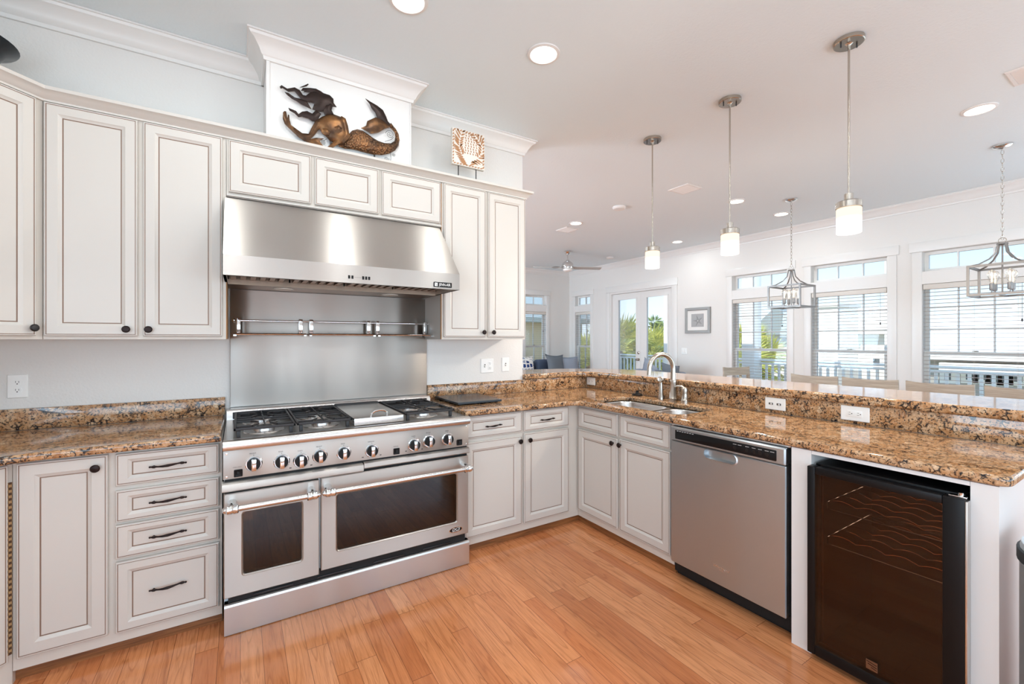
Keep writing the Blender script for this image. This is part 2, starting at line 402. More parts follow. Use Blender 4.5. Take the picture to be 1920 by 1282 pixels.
def text(mb, fr, s, size, depth=.0008, m=0, sx=1.0, shear=0):
    cu = bpy.data.curves.new('tmp', 'FONT'); cu.body = s; cu.size = size; cu.extrude = depth/2; cu.align_x = 'CENTER'; cu.align_y = 'CENTER'; cu.shear = shear
    cu.resolution_u = 3
    me = curve_mesh(cu); t = bmesh.new(); t.from_mesh(me); bpy.data.meshes.remove(me)
    mt = Matrix((fr.u*sx, fr.v, fr.n)).transposed().to_4x4(); mt.translation = fr.o + fr.n*depth/2
    mb.merge(t, m, mt); return mb
def arc(cx, cy, r, a0, a1, n=6): return [(cx+r*math.cos(math.radians(a0+(a1-a0)*k/n)), cy+r*math.sin(math.radians(a0+(a1-a0)*k/n))) for k in range(n+1)]
def puff(mb, fr, poly, h, m=0, step=.014, base=.004):    # raised sheet-metal shape: outline with height growing away from the edge
    us = [p[0] for p in poly]; vs = [p[1] for p in poly]; n = len(poly)
    bd = []
    for i in range(n):
        a, b = Vector(poly[i]), Vector(poly[(i+1) % n]); k = max(1, int((b-a).length/step))
        for j in range(k): bd.append(a.lerp(b, j/k))
    def inside(x, y):
        c = False
        for i in range(len(bd)):
            a, b = bd[i], bd[i-1]
            if (a.y > y) != (b.y > y) and x < (b.x-a.x)*(y-a.y)/(b.y-a.y)+a.x: c = not c
        return c
    def dist(x, y):
        d = 9
        for i in range(len(bd)):
            a, b = bd[i-1], bd[i]; ab = b-a; L = ab.length_squared
            t = max(0, min(1, ((x-a.x)*ab.x+(y-a.y)*ab.y)/L)) if L > 0 else 0
            d = min(d, math.hypot(x-a.x-ab.x*t, y-a.y-ab.y*t))
        return d
    pts = list(bd); nb = len(bd); j = 0; y = min(vs)
    while y < max(vs):
        x = min(us) + (step/2 if j % 2 else 0)
        while x < max(us):
            if inside(x, y) and dist(x, y) > step*.35: pts.append(Vector((x, y)))
            x += step
        y += step*.87; j += 1
    vv, ee, ff, *_ = delaunay_2d_cdt(pts, [(i, (i+1) % nb) for i in range(nb)], [list(range(nb))], 1, 1e-6)
    top = []
    for p in vv:
        d = dist(p.x, p.y); top.append(mb.bm.verts.new(fr.p(p.x, p.y, base + h*math.sqrt(min(1, d/.04))*(1 if d > 1e-5 else 0))))
    for f in ff: mb.face([top[i] for i in f], m)
    bdv = [mb.bm.verts.new(fr.p(p.x, p.y, 0)) for p in bd]; tv = [mb.bm.verts.new(fr.p(p.x, p.y, base)) for p in bd]
    for i in range(nb): mb.face([bdv[i-1], bdv[i], tv[i], tv[i-1]], m)
    return mb
# ================================================================== room shell
def wall_holes(mb, ax, p0, p1, a0, a1, z0, z1, holes):
    A = sorted({a0, a1, *[h[0] for h in holes], *[h[1] for h in holes]}); Z = sorted({z0, z1, *[h[2] for h in holes], *[h[3] for h in holes]})
    for a, b in zip(A, A[1:]):
        run = None
        for c, d in zip(Z, Z[1:]):
            mid = ((a+b)/2, (c+d)/2)
            if any(h[0] < mid[0] < h[1] and h[2] < mid[1] < h[3] for h in holes): continue
            if ax == 'X': mb.box(p0, p1, a, b, c, d)
            else: mb.box(a, b, p0, p1, c, d)
    return mb
HC = 3.05
XL, XW, YB, YF, YK = -1.70, 7.03, -3.2, 8.55, 3.12
struct(MB().box(XL-.15, XW+.15, YB-.15, YF+.15, -.12, 0).build('floor', 'floor'))
struct(MB().box(XL-.15, XW+.15, YB-.15, YF+.15, HC, HC+.12).build('ceiling', 'ceiling'))
struct(wall_holes(MB(), 'X', XL-.15, XL, YB-.15, YF+.15, 0, HC, [(4.8, 8.4, .35, 2.4), (-2.15, .35, .85, 2.35)]).build('wall_left', 'wall'))  # both openings made up to hold the left fill lamps
struct(wall_holes(MB(), 'Y', YB-.15, YB, XL, XW, 0, HC, ADDED_BACKWIN).build('wall_back', 'wall'))
WINS = [(3.40, 4.265), (2.195, 3.07), (.99, 1.856)]
ADDED_SIDEWIN = [(-.21, .66), (-1.42, -.55), (-2.62, -1.75)]  # made-up openings on the unseen stretch, cut to bring in light
ZT, ZL = (2.185, 2.425), (.55, 2.03)
SW = (7.773, 8.315); DOOR = (5.46, 7.125, 0, 2.395); FWX = (5.70, 6.305)
holes = [DOOR]
for a, b in WINS + [SW]: holes += [(a, b, *ZT), (a, b, *ZL)]
for a, b in ADDED_SIDEWIN: holes += [(a, b, .4, 2.4)]
struct(wall_holes(MB(), 'X', XW, XW+.15, YB-.15, YF+.15, 0, HC, holes).build('wall_right', 'wall'))
struct(wall_holes(MB(), 'Y', YF, YF+.15, XL, XW, 0, HC, [(*FWX, *ZT), (*FWX, *ZL)]).build('wall_far', 'wall'))
struct(MB().box(XL, 2.05, YK, YK+.12, 0, HC).build('wall_kitchen', 'wall'))
kn = MB().box(2.052, 2.89, YK, YK+.12, 0, 1.02); kn.box(2.775, 2.89, .366, YK, 0, 1.02)
struct(kn.build('wall_peninsula', 'trim'))
struct(MB().box(.123, .962, 2.82, YK-.001, 2.445, HC-.001).build('wall_chimney', 'trim'))
# chimney face moulding strips
cs = MB()
for a, b in ((.123, .128), (.957, .962)): cs.box(a, b+.012 if a < .5 else b, 2.812, 2.82, 2.445, 2.94)
struct(cs.build('trim_4', 'trim'))
CR = [(0, HC-.118), (.012, HC-.118), (.016, HC-.100), (.024, HC-.094), (.034, HC-.070), (.058, HC-.036), (.078, HC-.024), (.084, HC-.012), (.092, HC-.010), (.092, HC-.001), (0, HC-.001)]
struct(MB().sweep([(XL+.001, -3.1), (XL+.001, YK-.001), (.122, YK-.001)], CR).build('trim_1', 'trim'))
struct(MB().sweep([(.963, YK-.001), (2.051, YK-.001), (2.051, YK+.121), (XL, YK+.121)], CR).build('trim_2', 'trim'))
struct(MB().sweep([(.122, YK-.002), (.122, 2.819), (.963, 2.819), (.963, YK-.002)], CR).build('trim_3', 'trim'))
struct(MB().sweep([(XL, YF-.001), (XW-.001, YF-.001), (XW-.001, YB)], CR).build('trim_5', 'trim'))
BB = [(0, 0), (.016, 0), (.016, .10), (.008, .13), (0, .135)]
struct(MB().sweep([(XW-.001, 5.36), (XW-.001, YB)], BB).build('baseboard_right', 'trim'))
struct(MB().sweep([(XL, YF-.001), (XW-.001, YF-.001), (XW-.001, 7.23)], BB).build('baseboard_far', 'trim'))
# ------------------------------------------------------------------ windows and doors
def wframe(mb, fr, w, h, t, d0, d1, cols=(), rows=(), bar=.018):
    mb.fbox(fr, 0, t, 0, h, d0, d1); mb.fbox(fr, w-t, w, 0, h, d0, d1); mb.fbox(fr, t, w-t, 0, t, d0, d1); mb.fbox(fr, t, w-t, h-t, h, d0, d1)
    for c in cols: mb.fbox(fr, c-bar/2, c+bar/2, t, h-t, d0+.006, d1-.006)
    for r in rows: mb.fbox(fr, t, w-t, r-bar/2, r+bar/2, d0+.007, d1-.007)
    return mb
def casing(fr, w, name_parent, hh=.11):
    mb = MB()
    for u0, u1 in ((-.095, -.002), (w+.002, w+.095)): mb.fbox(fr, u0, u1, -.1, ZT[1]-ZL[0]+.0, .0, .014, .002)
    mb.fbox(fr, -.12, w+.12, ZT[1]-ZL[0]+.002, ZT[1]-ZL[0]+.12, .0, .018, .002)
    mb.fbox(fr, -.002, w+.002, ZL[1]-ZL[0]+.002, ZT[0]-ZL[0]-.002, .0, .010)
    mb.fbox(fr, -.13, w+.13, -.03, -.002, .0, .045, .004)
    return mb.build('window_casing', 'trim', name_parent)
def window(n, fr, w, ncol):
    # fr origin: lower corner of the lower opening on the room face of the wall
    hl, ht = ZL[1]-ZL[0], ZT[1]-ZT[0]; zt = ZT[0]-ZL[0]
    e = bpy.data.objects.new('window_%d' % n, None); COL.objects.link(e); e.location = fr.o; struct(e)
    cols = [w*k/ncol for k in range(1, ncol)]
    frt = Fr(fr.p(0, zt), fr.u, fr.v, fr.n)
    o = wframe(MB(), frt, w, ht, .035, -.135, -.085, cols, (), .014).build('transom_sash', 'sash', e)
    MB().fbox(frt, .02, w-.02, .02, ht-.02, -.113, -.109).build('transom_pane', 'glass', e)
    mid = .65
    fu = Fr(fr.p(0, mid-.02), fr.u, fr.v, fr.n); hu = hl-mid+.02
    rows = [hu*.36, hu*.67] if ncol == 3 else []
    wframe(MB(), fu, w, hu, .035, -.14, -.105, cols, rows, .014).build('upper_sash', 'sash', e)
    MB().fbox(fu, .02, w-.02, .02, hu-.02, -.125, -.121).build('upper_pane', 'glass', e)
    fl = Fr(fr.p(0, 0), fr.u, fr.v, fr.n)
    wframe(MB(), fl, w, mid+.02, .045, -.104, -.065, cols if ncol == 2 else (), ()).build('lower_sash', 'sash', e)
    MB().fbox(fl, .02, w-.02, .02, mid, -.087, -.083).build('lower_pane', 'glass', e)
    lk = MB().fbox(fl, w*.5-.025, w*.5+.025, mid+.02, mid+.034, -.10, -.075, .003); lk.build('sash_lock', 'nickel', e)
    casing(fr, w, e)
    return e
def blind(fr, w, label, wand_u):
    hl = ZL[1]-ZL[0]
    b = thing('window_blind', label, 'blind', fr.p(w/2, 0), 0, 'white horizontal slat blinds')
    MB().fbox(fr, .006, w-.006, hl-.065, hl-.003, -.058, .004, .004).build('headrail', 'blind', b)
    s = MB(); z = .06; 
    while z < hl-.075:
        s.fbox(fr, .010, w-.010, z-.0018, z+.0018, -.056, -.005); z += .0455
    s.build('slats', 'slat', b, smooth=False)
    MB().fbox(fr, .010, w-.010, .015, .033, -.056, -.004, .004).build('bottom_rail', 'blind', b)
    c = MB()
    for q in ((.12, .5, .88) if w > .7 else (.2, .8)):
        for d in (-.054, -.006): c.cyl(fr.p(w*q, .03, d), fr.p(w*q, hl-.06, d), .0009, n=5)
    c.build('ladder_cord', 'blind', b)
    t = MB().cyl(fr.p(w*wand_u, hl-.45, .003), fr.p(w*wand_u, hl-.06, .003), .0012, n=6); t.lathe([(.002, 0), (.007, .012), (.006, .03), (.002, .036)], fr.p(w*wand_u, hl-.48, .003), n=10)
    t.build('pull_cord', 'slot', b)
    return b
names = ['white slat blind on the window nearest the french doors, behind the far chandelier', 'white slat blind on the middle window of the dining wall', 'white slat blind on the window behind the near chandelier']
for i, (a, b) in enumerate(WINS):
    fr = frX(XW, b, ZL[0]); window(i+1, fr, b-a, 3); blind(fr, b-a, names[i], .92)
fr = frX(XW, SW[1], ZL[0]); window(4, fr, SW[1]-SW[0], 2); blind(fr, SW[1]-SW[0], 'narrow slat blind on the window between room corner and french doors', .85)
fr = frY(FWX[0], YF, ZL[0]); window(5, fr, FWX[1]-FWX[0], 2); blind(fr, FWX[1]-FWX[0], 'narrow slat blind on the far wall window above the blue sofa', .85)
# french doors
fr = frX(XW, DOOR[1], 0); dw = DOOR[1]-DOOR[0]
jm = MB()
for u0, u1 in ((0, .03), (dw-.03, dw)): jm.fbox(fr, u0, u1, 0, 2.395, -.15, 0)
jm.fbox(fr, .03, dw-.03, 2.365, 2.395, -.15, 0); jm.fbox(fr, 0, dw, -.0, .015, -.15, -.02)
for u0, u1 in ((-.11, -.002), (dw+.002, dw+.11)): jm.fbox(fr, u0, u1, 0, 2.40, 0, .018, .003)
jm.fbox(fr, -.12, dw+.12, 2.402, 2.54, 0, .022, .003)
struct(jm.build('trim_6', 'trim'))
lw = dw/2-.032
for k, u in enumerate((.031, dw/2+.001)):
    f = Fr(fr.p(u, .016, -.10), fr.u, fr.v, fr.n)
    e = bpy.data.objects.new('door_%d' % (k+1), None); COL.objects.link(e); e.location = f.o; struct(e)
    d = MB(); gu0, gu1, gv0, gv1 = (.17, lw-.12, .30, 2.215) if k == 0 else (.155, lw-.125, .30, 2.215)
    H = 2.345
    d.fbox(f, 0, gu0, 0, H, 0, .045); d.fbox(f, gu1, lw, 0, H, 0, .045); d.fbox(f, gu0, gu1, 0, gv0, 0, .045); d.fbox(f, gu0, gu1, gv1, H, 0, .045)
    g = Fr(f.p(gu0, gv0, .045), f.u, f.v, f.n)
    for a0, a1, b0, b1 in ((-.02, .006, -.02, gv1-gv0+.02), (gu1-gu0-.006, gu1-gu0+.02, -.02, gv1-gv0+.02), (0, gu1-gu0, -.02, .006), (0, gu1-gu0, gv1-gv0-.006, gv1-gv0+.02)):
        d.fbox(g, a0, a1, b0, b1, -.002, .012, .003)
    d.build('door_leaf', 'trim', e)
    MB().fbox(f, gu0, gu1, gv0, gv1, .02, .026).build('door_pane', 'glass', e)
    if k == 0:
        h = MB(); h.lathe([(.03, 0), (.03, .006), (.012, .010), (.012, .03), (.026, .04), (.028, .055), (.018, .066), (.002, .068)], f.p(lw-.055, .93, .045), f.n, 20); h.build('door_knob', 'nickel', e)
        h = MB(); h.lathe([(.03, 0), (.03, .008), (.022, .014), (.002, .016)], f.p(lw-.055, 1.07, .045), f.n, 20); h.build('deadbolt', 'nickel', e)
# plain frames in the made-up, unseen openings that carry the fill lamps
for i, (a, b, z0, z1) in enumerate(ADDED_BACKWIN):
    f = frY(a, YB-.05, z0); struct(wframe(MB(), f, b-a, z1-z0, .05, -.02, .02, [(b-a)/2], ()).build('window_%d' % (6+i), 'sash'))
f = Fr((XL-.06, -2.15, .85), (0, 1, 0), (0, 0, 1), (1, 0, 0)); struct(wframe(MB(), f, 2.5, 1.5, .05, -.02, .02, [1.25], ()).build('window_13', 'sash'))
f = Fr((XL-.06, 4.8, .35), (0, 1, 0), (0, 0, 1), (1, 0, 0)); struct(wframe(MB(), f, 3.6, 2.05, .05, -.02, .02, [1.2, 2.4], ()).build('window_12', 'sash'))
for i, (a, b) in enumerate(ADDED_SIDEWIN):
    f = frX(XW+.06, b, .4); struct(wframe(MB(), f, b-a, 2.0, .05, -.02, .02, (), (.85, 1.7)).build('window_%d' % (9+i), 'sash'))
# ================================================================== kitchen cabinets
def door_rings(su, sv):
    return [(0, 0, 0, 0), (0, 0, .016, 0), (.003, .003, .020, 0), (.0062, .0062, .020, 0), (.0068, .0068, .0186, 1), (.0090, .0090, .0186, 1), (.0096, .0096, .020, 0),
            (su, sv, .020, 0), (su+.003, sv+.003, .0175, 0), (su+.009, sv+.009, .0150, 0), (su+.0135, sv+.0135, .0125, 0), (su+.0142, sv+.0142, .0108, 1), (su+.0176, sv+.0176, .0108, 1), (su+.0185, sv+.0185, .0125, 0)]
def cab_door(fr, u0, u1, v0, v1, parent, name='door', su=.045, sv=None, knob=None, pull=None, knobmat='bronze'):
    f = Fr(fr.p(u0, v0), fr.u, fr.v, fr.n)
    mb = MB(); mb.rings(f, u1-u0, v1-v0, door_rings(su, sv or su))
    d = mb.build(name, ['cab', 'glaze'], parent, angle=20)
    if knob:
        p = fr.p(knob[0], knob[1], .0195)
        k = MB(); k.lathe([(.006, 0), (.0055, .010), (.009, .013), (.0155, .017), (.0165, .022), (.013, .026), (.004, .0275)], p, fr.n, 20)
        k.build('knob', knobmat, d)
    if pull:
        cu, cv, L = pull; pts = []; rr = []
        prof = [(-1, .0025), (-.95, .0045), (-.88, .0030), (-.80, .0055), (-.70, .0060), (-.62, .0038), (-.5, .0034), (-.25, .0050), (0, .0062), (.25, .0050), (.5, .0034), (.62, .0038), (.70, .0060), (.80, .0055), (.88, .0030), (.95, .0045), (1, .0025)]
        for t, r in prof:
            q = t*L/2; dep = .020 + .012*max(0, 1-(t/.62)**2) - .004*max(0, abs(t)-.62)
            pts.append(fr.p(cu+q, cv + .0022*math.sin(t*PI*.9), dep+.010)); rr.append(r)
        k = MB().tube(pts, rr, 10)
        for t in (-.75, .75): k.cyl(fr.p(cu+t*L/2, cv, .0195), fr.p(cu+t*L/2, cv+.0022*math.sin(t*PI*.9), .032), .004, n=10)
        k.build('pull_handle', 'bronze', d)
    return d
def glaze_line(mb, fr, u0, u1, v0, v1): mb.fbox(fr, u0, u1, v0, v1, 0, .0006, m=1)
UF = 2.79                                   # face frame plane of the wall cabinets (doors stand .02 proud)
# --- double wall cabinet left of the hood
c = thing('wall_cabinet', 'tall cream double door wall cabinet left of the steel hood', 'cabinet', (-.41, 2.95, 1.362))
cb = MB().box(-.756, -.066, UF, YK-.002, 1.362, 2.444); cb.build('carcass', 'cabside', c)
MB().box(-.0655, -.0615, UF+.004, 3.10, 1.364, 2.12).build('raw_edge', 'rawwood', c)
fr = frY(0, UF, 0)
cab_door(fr, -.750, -.427, 1.377, 2.430, c, knob=(-.466, 1.410))
cab_door(fr, -.406, -.082, 1.377, 2.430, c, knob=(-.383, 1.410))
# --- three door cabinet above the hood
c = thing('wall_cabinet', 'low cream cabinet with three small panels above the steel hood', 'cabinet', (.55, 2.95, 2.13))
MB().box(-.064, 1.164, UF, YK-.002, 2.128, 2.444).build('carcass', 'cabside', c)
for a, b in ((-.054, .348), (.370, .738), (.759, 1.156)): cab_door(fr, a, b, 2.150, 2.428, c, su=.050, sv=.045)
MB().fbox(fr, -.064, 1.164, 2.130, 2.140, 0, .012, .003).build('light_rail', 'cab', c)
# --- right double wall cabinet
c = thing('wall_cabinet', 'cream double door wall cabinet at the open end, right of the hood', 'cabinet', (1.51, 2.95, 1.362))
MB().box(1.170, 1.853, UF, YK-.002, 1.362, 2.444).build('carcass', 'cabside', c)
MB().box(1.1652, 1.1695, UF-.001, UF+.010, 1.364, 2.43).build('raw_edge', 'rawwood', c)
cab_door(fr, 1.181, 1.504, 1.377, 2.430, c, knob=(1.482, 1.413))
cab_door(fr, 1.526, 1.847, 1.377, 2.430, c, knob=(1.561, 1.413))
# --- diagonal corner wall cabinet
c = thing('corner_wall_cabinet', 'diagonal cream corner wall cabinet under the black vase', 'cabinet', (-1.25, 2.75, 1.362))
q = [(-.758, UF), (-.758, YK-.002), (XL+.002, YK-.002), (XL+.002, 2.16), (-1.388, 2.16)]
mb = MB(); mb.loft([[(a, b, z) for a, b in q] for z in (1.362, 2.444)]); mb.build('carcass', 'cabside', c)
s2 = math.sqrt(.5)
fd = Fr((-.758, UF, 0), (s2, s2, 0), (0, 0, 1), (s2, -s2, 0))
cab_door(fd, -.84, -.033, 1.377, 2.430, c, knob=(-.050, 1.412), knobmat='darkmetal')
CC = [(0, 2.436), (.010, 2.436), (.012, 2.444), (.018, 2.448), (.026, 2.462), (.042, 2.474), (.048, 2.476), (.050, 2.490), (0, 2.490)]
struct(MB().sweep([(-1.39, 2.158), (-.758, UF-.001), (1.855, UF-.001), (1.855, YK-.002)], CC).build('trim_7', 'cab'))
# --- base cabinets
BF = 2.50
fb = frY(0, BF, 0)
c = thing('base_cabinet', 'cream base cabinet with one door and four drawers left of the range', 'cabinet', (-.42, 2.8, 0))
cb = MB().box(-.762, -.0745, BF, YK-.002, .052, .879); cb.box(-.762, -.0745, BF+.035, YK-.01, .0, .052); cb.build('carcass', 'cabside', c)
cab_door(fb, -.748, -.479, .104, .871, c, su=.050, knob=(-.515, .822))
for i, (a, b) in enumerate(((.731, .868), (.575, .710), (.418, .561), (.099, .402))):
    cab_door(fb, -.455, -.086, a, b, c, 'drawer', .040, .026 if i < 3 else .038, pull=(-.275, (a+b)/2+(.0 if i < 3 else .005), .135))
c = thing('corner_base_cabinet', 'diagonal cream corner base cabinet at the left edge of the photo', 'cabinet', (-1.2, 2.6, 0))
q = [(-.7635, BF), (-.7635, YK-.002), (XL+.002, YK-.002), (XL+.002, 2.18), (-1.083, 2.18)]
mb = MB(); mb.loft([[(a, b, z) for a, b in q] for z in (.0, .879)]); mb.build('carcass', 'cabside', c)
fd = Fr((-.7635, BF, 0), (s2, s2, 0), (0, 0, 1), (s2, -s2, 0))
cab_door(fd, -.44, -.022, .104, .871, c, su=.050)
MB().fbox(fd, -.0195, -.0035, .125, .80, .001, .006).build('rope_strip', 'weave', c)
struct(MB().sweep([(-1.10, 2.196), (-.772, 2.524), (-.076, 2.524)], [(-.02, .0), (-.004, .0), (-.004, .022), (-.008, .046), (-.02, .050)]).build('trim_8', 'shoe'))
c = thing('base_cabinet', 'cream base cabinet with two drawers and two doors right of the range', 'cabinet', (1.64, 2.8, 0))
cb = MB().box(1.1865, 2.139, BF, YK-.002, .052, .879); cb.box(1.1865, 2.165, BF+.035, YK-.01, 0, .052); cb.build('carcass', 'cabside', c)
cab_door(fb, 1.196, 1.627, .733, .873, c, 'drawer', .046, .030, pull=(1.402, .800, .125))
cab_door(fb, 1.644, 2.036, .733, .873, c, 'drawer', .046, .030, pull=(1.838, .800, .125))
cab_door(fb, 1.196, 1.627, .104, .707, c, su=.048, knob=(1.605, .672))
cab_door(fb, 1.644, 2.036, .104, .718, c, su=.048, knob=(1.683, .672))
PX = 2.14
fp = frX(PX, 0, 0)                          # u = -Y
c = thing('sink_base_cabinet', 'cream sink base cabinet with two doors and two false drawers', 'cabinet', (2.45, 2.07, 0))
cb = MB().box(PX, 2.16, 1.650, BF-.001, .052, .879); cb.box(2.16, 2.752, 1.650, 1.668, .052, .879); cb.box(2.16, 2.752, 1.668, BF-.001, .052, .07); cb.box(PX+.035, 2.74, 1.650, BF-.001, .0, .052); cb.build('carcass', 'cabside', c)
cab_door(fp, -2.483, -2.085, .716, .862, c, 'false_drawer', .046, .030)
cab_door(fp, -2.065, -1.666, .720, .866, c, 'false_drawer', .046, .030)
cab_door(fp, -2.483, -2.085, .104, .700, c, su=.048, knob=(-2.120, .668))
cab_door(fp, -2.065, -1.666, .104, .704, c, su=.048, knob=(-2.052, .668))
struct(MB().sweep([(1.19, BF+.034), (PX+.034, BF+.034), (PX+.034, 1.652)], [(-.001, .0), (.016, .0), (.016, .022), (.012, .046), (-.001, .050)]).build('trim_9', 'shoe'))
# --- white panel housing around the dishwasher and the wine cooler
c = thing('peninsula_end_panel', 'white painted posts and end panel framing the wine cooler', 'panel', (2.4, .64, 0))
hs = MB()
hs.box(2.10, 2.752, .917, .997, 0, .879); hs.box(2.10, 2.752, .366, .432, 0, .879); hs.box(2.10, 2.752, .433, .916, .864, .879)
hs.build('panel_frame', 'trim', c)
MB().box(2.70, 2.75, .433, .916, .0, .862).build('back_panel', 'trim', c)
# ================================================================== counters
g = thing('granite_countertop', 'brown granite countertop left of the range with rounded diagonal corner', 'countertop', (-.6, 2.8, .88))
L = [(-.0775, YK-.024), (-.0775, 2.452)] + [(-.70, 2.452)] + arc(-.82, 2.452-.29, .29, 76, 47, 5) + [(-1.08, 2.03), (XL+.003, 2.03), (XL+.003, YK-.024)]
L = [(-.0775, YK-.024), (-.0775, 2.450), (-.66, 2.450), (-.71, 2.443), (-.76, 2.424), (-.80, 2.394), (-1.10, 2.09), (XL+.003, 2.09), (XL+.003, YK-.024)]
slab(MB(), [L], .881, .914, .010).build('countertop_slab', 'granite', g)
mb = MB().box(XL+.024, -.0775, YK-.022, YK-.001, .9142, 1.019, .002); mb.box(XL+.001, XL+.022, 2.1, YK-.001, .9142, 1.019, .002); mb.build('backsplash_strip', 'granite', g)
g = thing('granite_countertop', 'brown granite L-shaped countertop holding the sink and the slate board', 'countertop', (2.3, 2.3, .88))
L = [(1.187, YK-.024), (1.187, 2.450), (1.98, 2.450)] + [(2.02, 2.447), (2.055, 2.435), (2.080, 2.410), (2.089, 2.37), (2.090, 2.33)] + arc(2.135, .382, .045, 180, 270, 6) + [(2.754, .337), (2.754, YK-.024)]
sink = []
def sinkhole(x0, x1, y0, y1, r): return [(x0+a, y0+b) for a, b in rrect(x1-x0, y1-y0, r, 6)]
SH = sinkhole(2.195, 2.585, 1.672, 2.438, .085)
slab(MB(), [L, SH[::-1]], .881, .914, .010).build('countertop_slab', 'granite', g)
mb = MB().box(1.187, 2.754, YK-.022, YK-.001, .9142, 1.019, .002)
mb.box(2.755, 2.774, .345, YK-.023, .9142, 1.019, .001); mb.build('backsplash_strip', 'granite', g)
g = thing('bar_top', 'raised polished granite bar top along the peninsula', 'bar top', (3.0, 1.8, 1.02))
L = [(2.052, 3.085), (2.56, 3.085)] + [(2.62, 3.075), (2.67, 3.045), (2.71, 2.99), (2.728, 2.92), (2.732, 2.86)] + [(2.732, .30), (3.285, .30), (3.285, 2.88), (3.22, 3.12), (3.05, 3.34), (2.75, 3.50), (2.40, 3.57), (2.052, 3.58)]
slab(MB(), [L], 1.0205, 1.066, .014, res=4).build('bar_slab', 'granite', g)
# --- sink
s = thing('kitchen_sink', 'stainless double bowl sink set under the granite counter', 'sink', (2.39, 2.05, .70))
def bowl(x0, x1, y0, y1, zb):
    mb = MB(); r0 = []
    spec = [(-.028, .8795), (0, .8795), (.004, .872), (.010, .80), (.016, zb+.05), (.03, zb+.015), (.06, zb)]
    for i, z in spec:
        q = rrect(x1-x0-2*i, y1-y0-2*i, max(.085-i*.6, .02), 6, x0+i, y0+i); r0.append([(a, b, z) for a, b in q])
    mb.loft(r0, 0, True, False, True)
    cx, cy = (x0+x1)/2+.03, (y0+y1)/2
    mb.lathe([(.045, zb+.0005), (.043, zb+.003), (.03, zb+.001), (.005, zb+.001)], (cx, cy, 0), n=20)
    return mb
bowl(2.200, 2.580, 2.005, 2.432, .70).build('large_bowl', 'steelflat', s)
bowl(2.200, 2.580, 1.678, 1.966, .74).build('small_bowl', 'steelflat', s)
f = thing('kitchen_faucet', 'brushed nickel gooseneck faucet behind the sink', 'faucet', (2.66, 2.062, .914))
def spoly(y0, n=8): return None
bz = .9143
mb = MB(); mb.lathe([(.030, bz), (.030, bz+.022), (.027, bz+.026), (.022, bz+.10), (.021, bz+.135), (.023, bz+.15), (.020, bz+.156)], (2.66, 2.062, 0), n=8); mb.build('base_body', 'nickel', f)
d = Vector((-.985, .17, 0)); pts = [(2.66, 2.062, bz+.15), (2.66, 2.062, bz+.235)]
R = .107
for k in range(1, 15):
    a = PI*k/14*1.03; p = Vector((2.66, 2.062, bz+.235)) + d*(R-R*math.cos(a)) + Vector((0, 0, R*math.sin(a))); pts.append(tuple(p))
q = Vector(pts[-1]); pts.append((q.x+d.x*.004, q.y, q.z-.028))
MB().tube(pts, [.019]+[.0165]*(len(pts)-3)+[.0155, .0165], 12).build('spout', 'nickel', f)
f = thing('side_sprayer', 'brushed nickel pull-out sprayer left of the faucet', 'sprayer', (2.67, 2.178, .914))
mb = MB().lathe([(.022, bz), (.021, bz+.02), (.017, bz+.03), (.014, bz+.11), (.011, bz+.13)], (2.67, 2.178, 0), n=10); mb.build('sprayer_body', 'nickel', f)
mb = MB().lathe([(.010, -.012), (.021, -.008), (.023, .006), (.017, .012), (.009, .011), (.008, .015), (.002, .015)], (2.665, 2.178, bz+.148), (-.85, -.45, .1), 18); mb.build('sprayer_head', 'nickel', f)
f = thing('faucet_lever', 'brushed nickel single lever handle right of the faucet', 'faucet handle', (2.66, 1.965, .914))
MB().lathe([(.026, bz), (.026, bz+.018), (.022, bz+.024), (.020, bz+.07), (.023, bz+.088), (.020, bz+.104), (.008, bz+.112)], (2.66, 1.965, 0), n=10).build('lever_body', 'nickel', f)
MB().tube([(2.657, 1.970, bz+.104), (2.645, 1.985, bz+.116), (2.63, 2.005, bz+.117), (2.618, 2.022, bz+.110)], [.010, .009, .0075, .006], 10).build('lever_arm', 'nickel', f)
t = thing('sink_stopper', 'small black sink stopper on the counter behind the sink', 'stopper', (2.695, 2.43, .914))
MB().lathe([(.040, bz), (.042, bz+.006), (.036, bz+.012), (.016, bz+.016), (.010, bz+.03), (.012, bz+.036), (.004, bz+.040)], (2.695, 2.43, 0), n=24).build('stopper_cap', 'black', t)
b = thing('cutting_board', 'dark slate cutting board on the counter right of the range', 'board', (1.45, 2.87, .914))
mb = MB(); slab(mb, [[(1.240, 2.672), (1.578, 2.672), (1.600, 3.085), (1.240, 3.085)]], .9205, .9365, .003); mb.build('slate_board', 'slate', b)
for x in (1.27, 1.55):
    for y in (2.70, 3.05): MB().cyl((x, y, .9142), (x, y, .921), .010, n=12).build('rubber_foot', 'black', b)
